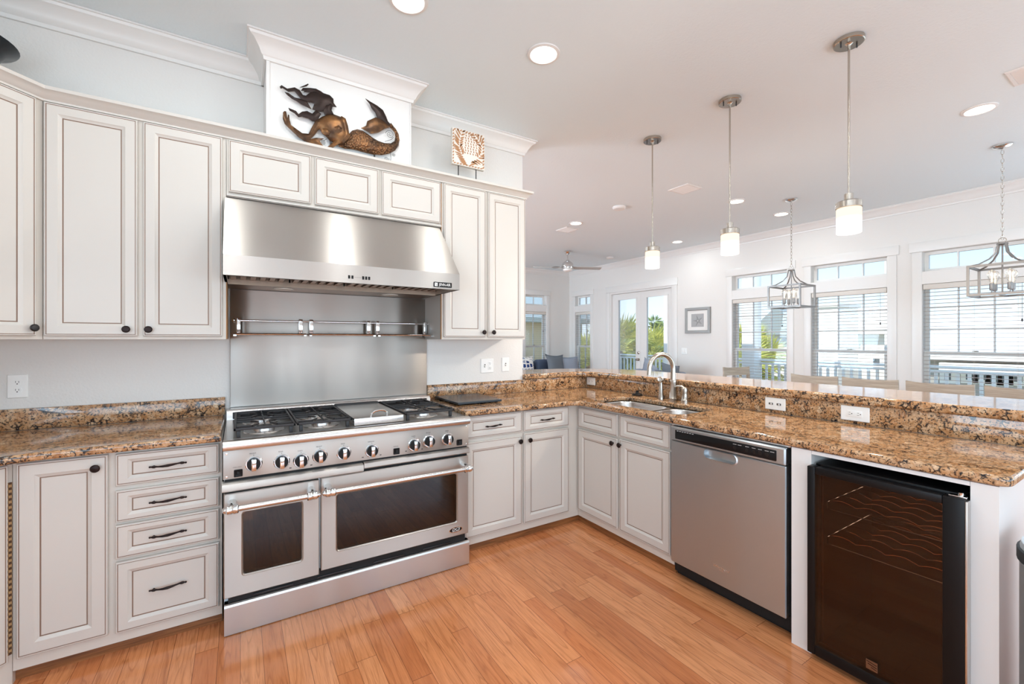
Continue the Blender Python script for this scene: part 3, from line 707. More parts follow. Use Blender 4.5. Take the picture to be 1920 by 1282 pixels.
# ================================================================== outlets and switches
def plate(fr, w, h, label, cat, parts):
    o = thing('wall_plate', label, cat, fr.o)
    f = Fr(fr.p(-w/2, -h/2), fr.u, fr.v, fr.n)
    MB().rings(f, w, h, [(0, 0, 0, 0), (0, 0, .003, 0), (.003, .003, .006, 0)], r=.004).build('cover', 'plate', o)
    for kind, u, v, rot in parts:
        cu, cv = (fr.u, fr.v) if not rot else (fr.v, fr.u*-1)
        g = Fr(fr.p(u, v, .006), cu, cv, fr.n)
        if kind == 'duplex':
            for s_ in (-.0195, .0195):
                h_ = Fr(g.p(0, s_), g.u, g.v, g.n); mb = MB()
                mb.prism(h_, [(math.cos(a)*.0165, max(-.0135, min(.0135, math.sin(a)*.0165))) for a in [2*PI*k/24 for k in range(24)]], 0, .002)
                mb.fbox(h_, -.0065, -.0047, -.002, .007, .0015, .0024, m=1); mb.fbox(h_, .0047, .0065, -.002, .0062, .0015, .0024, m=1)
                mb.prism(h_, [(math.cos(a)*.0026, -.0078+math.sin(a)*.0026) for a in [2*PI*k/12 for k in range(12)]], .0015, .0024, 1)
                mb.build('receptacle', ['plate', 'slot'], o)
            MB().cyl(g.p(0, 0, 0), g.p(0, 0, .0016), .003, n=10).build('screw', 'plate', o)
        if kind == 'decora':
            mb = MB(); mb.fbox(g, -.0165, .0165, -.0335, .0335, 0, .0025, .001)
            for s_ in (-.019, .019):
                mb.fbox(g, -.0065, -.0047, s_-.002, s_+.007, .002, .0031, m=1); mb.fbox(g, .0047, .0065, s_-.002, s_+.0062, .002, .0031, m=1)
                mb.prism(Fr(g.p(0, s_-.0075), g.u, g.v, g.n), [(math.cos(a)*.0026, math.sin(a)*.0026) for a in [2*PI*k/12 for k in range(12)]], .002, .0031, 1)
            mb.fbox(g, -.006, .006, -.006, -.001, .002, .0034); mb.fbox(g, -.006, .006, .001, .006, .002, .0034)
            mb.build('receptacle', ['plate', 'slot'], o)
        if kind == 'toggle':
            mb = MB(); mb.fbox(g, -.006, .006, -.012, .012, -.0005, .0006, m=1)
            mb.loft([[g.p(a*.004, b*.006, 0) for a, b in ((-1, -1), (1, -1), (1, 1), (-1, 1))], [g.p(a*.003, -.010+b*.003, .014) for a, b in ((-1, -1), (1, -1), (1, 1), (-1, 1))]])
            mb.build('toggle', ['plate', 'slot'], o)
        if kind == 'rocker': MB().fbox(g, -.0165, .0165, -.0335, .0335, 0, .003, .001).build('rocker', 'plate', o)
    return o
plate(frY(-.934, YK-.0005, 1.130), .072, .116, 'white duplex outlet on the wall above the left counter', 'outlet', [('duplex', 0, 0, 0)])
plate(frY(1.704, YK-.0005, 1.148), .118, .116, 'white double plate with switch and outlet under the right wall cabinet', 'outlet', [('toggle', -.023, 0, 0), ('decora', .023, 0, 0)])
plate(frY(1.878, YK-.0005, 1.153), .070, .116, 'white single switch plate nearest the open wall end', 'switch', [('toggle', 0, 0, 0)])
plate(frX(2.7545, 3.035, .976), .110, .070, 'small white outlet in the granite corner behind the sink', 'outlet', [('duplex', 0, 0, 1)])
plate(frX(2.7545, 1.399, .970), .118, .072, 'white switch plate in the granite splash above the dishwasher', 'switch', [('toggle', -.023, 0, 1), ('toggle', .023, 0, 1)])
plate(frX(2.7545, .995, .969), .127, .077, 'white outlet in the granite splash above the wine cooler', 'outlet', [('decora', 0, 0, 1)])
plate(frX(XW-.0005, 5.20, 1.147), .118, .116, 'white light switch plate below the starfish picture', 'switch', [('rocker', -.023, 0, 0), ('rocker', .023, 0, 0)])
# ================================================================== range hood
h = thing('range_hood', 'wide sloped stainless range hood above the stove', 'range hood', (.54, 2.8, 1.66))
x0, x1 = -.071, 1.156
t_ = .012
mb = MB()
outer = [(YK-.004, 2.124), (2.792, 2.124), (2.475, 1.770), (2.472, 1.766), (2.472, 1.668)]
inner = [(2.484, 1.668), (2.484, 1.762), (2.80, 2.112), (YK-.004, 2.112)]
mb.loft([[(x, y, z) for y, z in outer+inner] for x in (x0, x1)])
for a, b in ((x0, x0+t_), (x1-t_, x1)): mb.loft([[(x, y, z) for y, z in [(YK-.004, 2.118), (2.794, 2.118), (2.477, 1.768), (2.477, 1.6685), (2.85, 1.6685), (YK-.004, 1.6685)]] for x in (a, b)])
mb.build('canopy', 'steel', h, angle=25)
mb = MB().box(x0+t_, x1-t_, 2.835, YK-.004, 1.664, 1.69); mb.box(x0+t_, x1-t_, 2.484, 2.53, 1.672, 1.70); mb.build('underside_pan', 'filter', h)  # brownish steel here paints in the tan reflection of the pan
nf = 4; wf = (x1-x0-2*t_)/nf
for k in range(nf):
    a = x0+t_+wf*k+.004; b = a+wf-.008; mb = MB()
    mb.box(a, b, 2.53, 2.84, 1.722, 1.728, m=1)
    n = 6
    for j in range(n):
        u = a+.01+(b-a-.02)*j/n; mb.box(u, u+(b-a-.02)/n*.55, 2.535, 2.835, 1.690, 1.712)
    mb.box(a, b, 2.530, 2.538, 1.676, 1.69); mb.box(a, b, 2.828, 2.836, 1.69, 1.715)
    fl = mb.build('baffle_filter', ['filter', 'blackmat'], h)
    MB().tube([((a+b)/2-.03, 2.55, 1.689), ((a+b)/2-.03, 2.55, 1.676), ((a+b)/2+.03, 2.55, 1.676), ((a+b)/2+.03, 2.55, 1.689)], .002, 6).build('filter_handle', 'chrome', fl)
for x in (.22, .86):
    lm = MB(); lm.lathe([(.055, 1.664), (.055, 1.6605), (.045, 1.6595), (.040, 1.662), (.004, 1.662)], (x, 2.95, 0), n=24); lm.build('hood_lamp', 'hoodlens', h)
fh = Fr((0, 2.472, 0), (1, 0, 0), (0, 0, 1), (0, -1, 0))
for u in (.500, .517, .574, .590, .606): MB().fbox(fh, u-.0055, u+.0055, 1.691, 1.709, 0, .003, .0015).build('control_button', 'black', h)
mb = MB()
for k in range(6): mb.fbox(fh, .530+k*.006, .5325+k*.006, 1.699, 1.7015, 0, .0005)
mb.build('indicator_dots', 'slot', h)
bd = MB().rings(Fr(fh.p(.985, 1.678), fh.u, fh.v, fh.n), .118, .030, [(0, 0, 0, 0), (0, 0, .003, 0), (.001, .001, .0035, 0)], r=.003)
bo = bd.build('name_badge', 'black', h)
mb = MB(); text(mb, Fr(fh.p(1.056, 1.693, .0035), fh.u, fh.v, fh.n), 'JENN-AIR', .023, .0006, sx=.78)
mb.fbox(Fr(fh.p(.991, 1.683, .0035), fh.u, fh.v, fh.n), 0, .018, 0, .020, 0, .0006)
mb.build('badge_lettering', 'plate', bo)
mb = MB(); fq = Fr(fh.p(.991, 1.683, .0042), fh.u, fh.v, fh.n); mb.fbox(fq, .004, .014, .009, .011, 0, .0004); mb.fbox(fq, .008, .014, .004, .006, 0, .0004); mb.fbox(fq, .003, .009, .014, .016, 0, .0004); mb.build('badge_mark', 'black', bo)
# ================================================================== steel backsplash with shelves
s = thing('steel_backsplash', 'tall stainless backsplash sheet with fold-down shelf rails behind the stove', 'backsplash', (.56, 3.1, .96))
MB().box(-.052, 1.184, YK-.016, YK-.001, .955, 1.662, .002).build('steel_sheet', 'steel', s)
yr = 3.055
mb = MB().cyl((-.035, yr, 1.474), (1.170, yr, 1.474), .0065, n=12); mb.build('upper_rail', 'chrome', s)
for x in (-.032, 1.167): MB().lathe([(.013, 0), (.013, .006), (.008, .01), (.008, yr and .05), (.012, .055), (.002, .062)], (x, YK-.016, 1.474), (0, -1, 0), 14).build('rail_post', 'chrome', s)
for a, b in ((-.034, .345), (.362, .765), (.782, 1.172)):
    mb = MB()
    mb.cyl((a, 2.955, 1.392), (b, 2.955, 1.392), .006, n=10); mb.cyl((a, 3.085, 1.392), (b, 3.085, 1.392), .006, n=10)
    mb.box(a, a+.014, 2.945, 3.09, 1.381, 1.389); mb.box(b-.014, b, 2.945, 3.09, 1.381, 1.389)
    for k in range(1, 5): mb.cyl((a, 2.955+.026*k, 1.389), (b, 2.955+.026*k, 1.389), .003, n=6)
    sh = mb.build('shelf_rack', 'chrome', s)
    for x in (a+.022, b-.022):
        br = MB().box(x-.012, x+.012, 3.040, 3.074, 1.400, 1.488, .003); br.build('shelf_bracket', 'chrome', sh)
# ================================================================== gas range
r = thing('gas_range', 'wide stainless double oven gas range with nine knobs', 'range', (.555, 2.75, 0))
X0, X1 = -.0685, 1.1785
mb = MB().box(X0+.004, X1-.004, 2.425, YK-.02, .03, .862); mb.build('range_body', 'steeldark', r)
mb = MB()
for x in (X0+.05, X1-.05):
    for y in (2.50, 3.0): mb.cyl((x, y, 0), (x, y, .032), .018, n=14)
mb.build('levelling_feet', 'black', r)
# cooktop with rolled front nose
prof = [(3.10, .862), (2.44, .862), (2.425, .850), (2.385, .848), (2.372, .853), (2.366, .868), (2.370, .886), (2.382, .896), (2.40, .8965), (2.415, .893), (3.02, .893), (3.025, .935), (3.035, .950), (3.10, .953)]
MB().loft([[(x, y, z) for y, z in prof] for x in (X0, X1)]).build('cooktop', 'steelflat', r, angle=40)
MB().box(X0+.03, X1-.03, 3.010, 3.0245, .897, .936, .003).build('rear_vent_trim', 'castiron', r)
def grate(a, b, y0=2.435, y1=3.0):
    z0, z1 = .930, .940; mb = MB(); w = .010
    mb.box(a, a+w, y0, y1, z0-.002, z1, .002); mb.box(b-w, b, y0, y1, z0-.002, z1, .002)
    mb.box(a, b, y0, y0+w, z0-.002, z1, .002); mb.box(a, b, y1-w, y1, z0-.002, z1, .002)
    ym = (y0+y1)/2; xm = (a+b)/2
    mb.box(a, b, ym-w/2, ym+w/2, z0, z1, .002)
    for yc in ((y0+ym)/2, (y1+ym)/2):
        for dy in (-.075, .075): mb.box(a+w, xm-.055, yc+dy-.0035, yc+dy+.0035, z0, z1, .002); mb.box(xm+.055, b-w, yc+dy-.0035, yc+dy+.0035, z0, z1, .002)
        mb.box(xm-.0035, xm+.0035, yc+.018, yc+.13, z0, z1, .002); mb.box(xm-.0035, xm+.0035, yc-.13, yc-.018, z0, z1, .002)
        for sx in (-1, 1):
            for sy in (-1, 1): mb.tube([(xm+sx*.055, yc+sy*.075, .934), (xm+sx*.04, yc+sy*.05, .936), (xm+sx*.026, yc+sy*.026, .936)], [.006, .0055, .0045], 6)
    for x in (a+.02, b-.02):
        for y in (y0+.02, y1-.02): mb.box(x-.008, x+.008, y-.008, y+.008, .8935, z0-.005, .002)
    g = mb.build('burner_grate', 'castiron', r)
    for yc in ((y0+ym)/2, (y1+ym)/2):
        bb = MB().lathe([(.095, .8935), (.092, .898), (.050, .899), (.048, .910), (.040, .913)], (xm, yc, 0), n=28, m=1)
        bb.lathe([(.034, .913), (.036, .917), (.032, .922), (.004, .923)], (xm, yc, 0), n=24)
        bb.build('burner', ['castiron', 'steelflat'], r)
grate(-.028, .236); grate(.242, .508); grate(.800, 1.105)
mb = MB().box(-.030, 1.110, 2.427, 3.008, .8932, .8942); mb.build('burner_well', 'wellsteel', r)
gc = MB().box(.517, .790, 2.432, 2.965, .8945, .936, .006); g1 = gc.build('griddle_cover', 'steelflat', r)
MB().tube([(.610, 2.455, .935), (.612, 2.447, .952), (.630, 2.440, .966), (.655, 2.438, .970), (.680, 2.440, .966), (.698, 2.447, .952), (.700, 2.455, .935)], .006, 8).build('cover_handle', 'chrome', g1)
MB().box(.517, .790, 2.972, 3.008, .8945, .945, .004).build('griddle_trough', 'castiron', r)
# control panel
PY = 2.392
cp = MB().box(X0, X1, PY, 2.43, .716, .848, .003).build('control_panel', 'steel', r)
fk = frY(0, PY, 0)
KN = [(.053, .779, 'FRONT'), (.170, .772, 'REAR'), (.255, .764, 'OVEN'), (.342, .774, 'FRONT'), (.457, .774, 'REAR'), (.600, .767, 'GRIDDLE'), (.836, .768, 'OVEN'), (.925, .778, 'FRONT'), (1.041, .776, 'REAR')]
tx = MB()
for u, v, wd in KN:
    v -= .004
    k = thing('tmp', '', ''); k.name = 'control_knob'; k.location = (0, 0, 0)
    for q in list(k.keys()): del k[q]
    k.parent = r; k.location = Vector(fk.p(u, v)) - r.location
    mb = MB(); mb.lathe([(.036, 0), (.036, .004), (.032, .007), (.0295, .007)], fk.p(u, v), fk.n, 32); mb.build('bezel_ring', 'chrome', k)
    mb = MB(); mb.lathe([(.0285, .003), (.028, .024), (.0265, .028), (.006, .0285)], fk.p(u, v), fk.n, 32); mb.build('knob_cap', 'black', k)
    mb = MB(); mb.fbox(fk, u-.0105, u+.0105, v-.0275, v+.0275, .026, .040, .004); mb.build('knob_grip', 'chrome', k)
    text(tx, fk.__class__(fk.p(u-.004, v+.048), fk.u, fk.v, fk.n), wd, .0085, .0004)
    tx.fbox(fk, u-.001, u+.001, v+.037, v+.042, 0, .0004)
    if wd in ('OVEN', 'GRIDDLE'):
        tx.fbox(fk, u-.052, u-.042, v-.032, v-.028, 0, .0004); tx.fbox(fk, u+.042, u+.052, v-.032, v-.028, 0, .0004)
for u, v in ((-.009, .740), (.735, .741), (1.118, .743)):
    sb = MB().rings(Fr(fk.p(u-.017, v-.017), fk.u, fk.v, fk.n), .034, .034, [(0, 0, 0, 0), (0, 0, .003, 0), (.002, .002, .004, 0), (.006, .006, .0015, 0)], r=.003).build('rocker_switch', 'black', r)
    MB().fbox(fk, u-.006, u+.006, v-.009, v+.009, .001, .006, .002).build('switch_rocker', 'blackmat', sb)
for u, w_ in ((-.009, 'OVEN LIGHT'), (.735, 'IGNITION')): text(tx, Fr(fk.p(u-.004, v+.025), fk.u, fk.v, fk.n), w_, .006, .0004)
tx.build('panel_lettering', 'slot', r)
sc = MB()
for u in (X0+.014, X1-.014):
    for v in (.728, .834): sc.lathe([(.005, 0), (.0045, .002), (.001, .0025)], fk.p(u, v), fk.n, 12)
sc.build('panel_screws', 'chrome', r)
MB().box(X0+.006, X1-.006, 2.405, 2.43, .655, .715).build('panel_gap', 'blackmat', r)
MB().loft([[(x, y, z) for y, z in [(2.424, .702), (2.385, .702), (2.372, .697), (2.366, .685), (2.368, .668), (2.378, .662), (2.424, .662)]] for x in (X0-.003, .553)]).build('door_trim_rail', 'steel', r, angle=40)
MB().loft([[(x, y, z) for y, z in [(2.424, .706), (2.392, .706), (2.382, .700), (2.380, .678), (2.386, .672), (2.424, .672)]] for x in (.558, X1+.002)]).build('door_trim_rail', 'steel', r, angle=40)
def oven(a, b, z0, z1, w0, w1, v0, v1):
    f = frY(a, 2.424, z0); W_, H_ = b-a, z1-z0
    mb = MB(); t0 = .040
    # door slab with a rounded window opening
    n = 5
    o = [(0, 0), (W_, 0), (W_, H_), (0, H_)]
    hole = rrect(w1-w0, v1-v0, .012, n, w0-a, v0-z0)
    def lp(pts, d): return [mb.bm.verts.new(f.p(u, v, d)) for u, v in pts]
    ou = rrect(W_, H_, .004, n); 
    B = lp(ou, 0); A = lp(ou, t0-.004); C = lp(rrect(W_-.008, H_-.008, .003, n, .004, .004), t0)
    D = lp(rrect(w1-w0+.016, v1-v0+.016, .018, n, w0-a-.008, v0-z0-.008), t0); E2 = lp(rrect(w1-w0+.010, v1-v0+.010, .015, n, w0-a-.005, v0-z0-.005), t0+.002); F_ = lp(hole, t0-.004); G_ = lp(hole, 0)
    for P_, Q_ in ((B, A), (A, C), (C, D), (D, E2), (E2, F_), (F_, G_), (G_, B)):
        for i in range(len(P_)): mb.face([P_[i], P_[(i+1) % len(P_)], Q_[(i+1) % len(P_)], Q_[i]])
    d = mb.build('oven_door', 'steel', r, angle=25)
    mb = MB().prism(f, rrect(w1-w0-.002, v1-v0-.002, .011, n, w0-a+.001, v0-z0+.001), .022, .034); mb.build('oven_window', 'ovenglass', d)
    cv = MB(); g = Fr(f.p(w0-a-.006, v0-z0-.006), f.u, f.v, f.n); ww, hh = w1-w0+.012, v1-v0+.012
    cv.fbox(g, 0, ww, 0, hh, .0005, .004); 
    cv.build('window_backing', 'cavity', d)
    rk = MB(); rk.cyl(f.p(w0-a+.01, (v1-v0)*.5+v0-z0, .012), f.p(w1-a-.01, (v1-v0)*.5+v0-z0, .012), .0018, n=6); rk.build('oven_rack', 'nickel', d)
    return d
d1 = oven(-.066, .3385, .172, .652, .011, .258, .266, .556)
d2 = oven(.346, 1.174, .188, .658, .424, 1.096, .272, .560)
def handle(d, a, b):
    MB().cyl((a+.03, 2.318, .600), (b-.03, 2.318, .600), .0135, n=18).build('handle_bar', 'steelflat', d)
    for x, s_ in ((a, 1), (b, -1)):
        mb = MB(); mb.lathe([(.0145, 0), (.0205, .006), (.0215, .02), (.0185, .026), (.0215, .032), (.0215, .046), (.017, .05)], (x-s_*.012, 2.318, .600), (s_, 0, 0), 18)
        mb.tube([(x+s_*.012, 2.385, .606), (x+s_*.010, 2.36, .606), (x+s_*.008, 2.33, .602)], [.021, .017, .016], 14); mb.ball((x-s_*.010, 2.318, .600), .0155, n=8)
        mb.build('handle_bracket', 'chrome', d)
handle(d1, -.045, .312); handle(d2, .366, 1.150)
fo = frY(1.089, 2.384, .228)
bo = MB().prism(fo, [(math.cos(a)*.043, math.sin(a)*.0165) for a in [2*PI*k/40 for k in range(40)]], 0, .003).build('oval_badge', 'chrome', r)
bi = MB().prism(fo, [(math.cos(a)*.0395, math.sin(a)*.0135) for a in [2*PI*k/40 for k in range(40)]], .003, .0036); bi.build('badge_field', 'black', bo)
mb = MB(); text(mb, Fr(fo.p(0, .002, .0036), fo.u, fo.v, fo.n), 'DCS', .021, .0008, sx=1.25, shear=.25); mb.fbox(fo, -.022, .022, -.0095, -.0078, .0036, .0042); mb.build('badge_lettering', 'plate', bo)
MB().box(X0+.02, X1-.02, 2.40, 2.43, .142, .186).build('vent_gap', 'blackmat', r)
for k in range(4): MB().box(.05+.28*k, .22+.28*k, 2.394, 2.40, .148, .158, .002).build('vent_slot', 'darkmetal', r)
MB().loft([[(x, y, z) for y, z in [(2.425, .004), (2.382, .004), (2.382, .130), (2.386, .139), (2.394, .143), (2.425, .143)]] for x in (X0+.005, X1)]).build('kick_panel', 'kick', r, angle=12)
# ================================================================== dishwasher
d = thing('dishwasher', 'stainless dishwasher between the sink cabinet and the white post', 'dishwasher', (2.4, 1.32, 0))
MB().box(2.135, 2.70, 1.006, 1.642, .03, .866).build('tub', 'blackmat', d)
mb = MB()
for y in (1.06, 1.59):
    for x in (2.2, 2.65): mb.cyl((x, y, 0), (x, y, .032), .02, n=12)
mb.build('levelling_feet', 'black', d)
MB().box(2.165, 2.19, 1.008, 1.646, .002, .094).build('toe_kick', 'blackmat', d)
f = frX(2.132, 1.638, .096); wD, hD = .622, .770
mb = MB(); hv0, hv1, hu0, hu1 = .640, .692, .208, .398
mb.rings(f, wD, .690, [(0, 0, 0, 0), (0, 0, .036, 0), (.004, .004, .041, 0)], None, r=.006, back=True)
# front sheet with the pocket handle hole
t = mb
def lp(pts, dd): return [t.bm.verts.new(f.p(u, v, dd)) for u, v in pts]
O_ = lp(rrect(wD-.008, .682, .0008 if False else .002, 8, .004, .004), .041)
pk = [(hu0+.0, hv1+.0), ] 
cu, cv = (hu0+hu1)/2, hv1-.004
half = []
def pocket(k, dd):
    n = 8; w2, h2 = (hu1-hu0)/2*k, (hv1-hv0)*k
    q = rrect(2*w2, h2, min(h2*.48, .026*k), n, cu-w2, cv-h2); return lp(q, dd)
P0, P1, P2 = pocket(1.0, .041), pocket(.93, .045), pocket(.84, .018)
for A_, B_ in ((O_, P0), (P0, P1), (P1, P2)):
    for i in range(len(A_)): t.face([A_[i], A_[(i+1) % len(A_)], B_[(i+1) % len(A_)], B_[i]])
t.face(P2)
dd = mb.build('door_panel', 'steeldark', d, angle=12)
mb = MB(); mb.rings(Fr(f.p(0, .694), f.u, f.v, f.n), wD, .078, [(0, 0, 0, 0), (0, 0, .040, 0), (.006, .006, .047, 0)], r=.006); cs_ = mb.build('control_strip', 'steeldark', d)
mb = MB(); fcs = Fr(f.p(.036, .706, .047), f.u, f.v, f.n); mb.rings(fcs, .548, .050, [(0, 0, -.002, 0), (0, 0, .001, 0), (.001, .001, .0015, 0)], r=.004); mb.build('display_panel', 'black', cs_)
mb = MB()
for u in (.350, .412, .444, .474, .505):
    mb.lathe([(.0095, 0), (.0092, .0012), (.002, .0014)], fcs.p(u, .022, .0014), f.n, 16)
mb.build('touch_buttons', 'darkmetal', cs_)
mb = MB()
for u in (.350, .375, .412, .444, .474, .505, .53): mb.fbox(fcs, u-.009, u+.009, .038, .0395, .0014, .0018)
for k in range(7): mb.fbox(fcs, .012+.016*k, .022+.016*k, .044, .0462, .0014, .0018)
mb.build('button_legends', 'plate', cs_)
mb = MB(); fl_ = Fr(f.p(wD/2-.003, .092, .041), f.u, f.v, f.n); text(mb, fl_, 'Whirlpool', .021, .0006, shear=.25); mb.fbox(fl_, -.018, .016, -.0135, -.0120, 0, .0006); mb.build('door_lettering', 'chrome', dd)
MB().box(2.128, 2.133, 1.0, 1.0045, .25, .875).build('side_seal', 'steelflat', d)
MB().box(2.112, 2.14, 1.006, 1.645, .870, .8795, .002).build('top_bracket', 'steelflat', d)
# ================================================================== wine cooler
w = thing('wine_cooler', 'black wine cooler with smoked glass door at the peninsula end', 'wine cooler', (2.38, .67, 0))
mb = MB(); a0, a1 = .446, .904
for bx in ((2.112, 2.66, a0, a0+.02, .025, .826), (2.112, 2.66, a1-.02, a1, .025, .826), (2.112, 2.66, a0, a1, .806, .828), (2.112, 2.66, a0, a1, .025, .06), (2.64, 2.66, a0, a1, .025, .826)): mb.box(*bx, .003)
mb.build('cabinet_body', 'black', w)
mb = MB().box(2.62, 2.638, a0+.021, a1-.021, .062, .804); mb.box(2.118, 2.62, a0+.021, a0+.026, .062, .804); mb.box(2.118, 2.62, a1-.026, a1-.021, .062, .804); mb.box(2.118, 2.62, a0+.026, a1-.026, .062, .068); mb.build('inner_lining', 'coolerinner', w)
mb = MB()
for y in (a0+.05, a1-.05):
    for x in (2.16, 2.6): mb.cyl((x, y, 0), (x, y, .027), .018, n=12)
mb.build('feet', 'black', w)
f = frX(2.106, .917, .026); wd, hd = .486, .795
mb = MB(); st = (.030, .062)
mb.fbox(f, 0, st[0], 0, hd, 0, .045, .004); mb.fbox(f, wd-st[1], wd-.006, 0, hd, 0, .045, .004); mb.fbox(f, st[0], wd-st[1], hd-.03, hd, 0, .045, .004); mb.fbox(f, st[0], wd-st[1], 0, .045, 0, .045, .004)
dr = mb.build('cooler_door', 'black', w)
MB().fbox(f, st[0]-.004, wd-st[1]+.004, .04, hd-.025, .034, .043).build('door_glass', 'smoked', dr)
MB().fbox(f, wd-.0058, wd, 0, hd-.005, .0, .044, .001).build('chrome_edge', 'steelflat', dr)
mb = MB(); mb.fbox(f, wd-.05, wd-.005, hd+.001, hd+.006, .004, .030, .001); mb.cyl(f.p(wd-.022, hd+.004, .015), f.p(wd-.022, hd+.016, .015), .008, n=12); mb.build('door_hinge', 'chrome', w)
fe = Fr(f.p(.208, .062, .0455), f.u, f.v, f.n); mb = MB()
mb.loft([[fe.p(u, v, q) for u, v in ((0, 0), (.036, 0), (.036, .036), (0, .036))] for q in (-.0025, .0005)]); em = mb.build('door_emblem', 'filter', dr)
mb = MB(); mb.loft([[fe.p(u, v, q) for u, v in ((.016, .010), (.034, .006), (.034, .0085), (.016, .0125))] for q in (.0005, .0009)]); mb.loft([[fe.p(u, v, q) for u, v in ((.006, .020), (.034, .014), (.034, .017), (.006, .023))] for q in (.0005, .0009)]); mb.loft([[fe.p(u, v, q) for u, v in ((.002, .029), (.034, .024), (.034, .0265), (.002, .0315))] for q in (.0005, .0009)]); mb.build('emblem_stripes', 'black', em)
for zr in (.665, .515):
    mb = MB(); y0, y1 = a0+.032, a1-.032; n = 36
    for k in range(6):
        x = 2.15+.085*k; pts = [(x, y0+(y1-y0)*i/n, zr + .013*abs(math.sin(PI*4*i/n)) ) for i in range(n+1)]
        mb.tube(pts, .0022, 5)
    mb.cyl((2.14, y0, zr-.03), (2.14, y1, zr-.03), .0024, n=6); mb.cyl((2.585, y0, zr-.005), (2.585, y1, zr-.005), .0024, n=6)
    for y in (y0, y1): mb.tube([(2.14, y, zr-.03), (2.14, y, zr), (2.15, y, zr), (2.585, y, zr)], .0024, 6)
    mb.build('wire_rack', 'chrome', w)
# ================================================================== trash can
t = thing('trash_can', 'round steel trash can with black rimmed lid at the right edge of the photo', 'trash can', (2.16, .13, 0))
MB().lathe([(.196, .0), (.200, .01), (.200, .655), (.196, .66)], (2.16, .13, 0), n=40).build('can_body', 'canbody', t)
MB().lathe([(.198, .660), (.206, .664), (.206, .698), (.198, .702)], (2.16, .13, 0), n=40).build('lid_collar', 'black', t)
MB().lathe([(.200, .702), (.196, .718), (.16, .738), (.08, .750), (.004, .752)], (2.16, .13, 0), n=40).build('lid', 'chrome', t)
MB().lathe([(.199, .0), (.203, .004), (.203, .03), (.199, .034)], (2.16, .13, 0), n=40).build('base_ring', 'black', t)
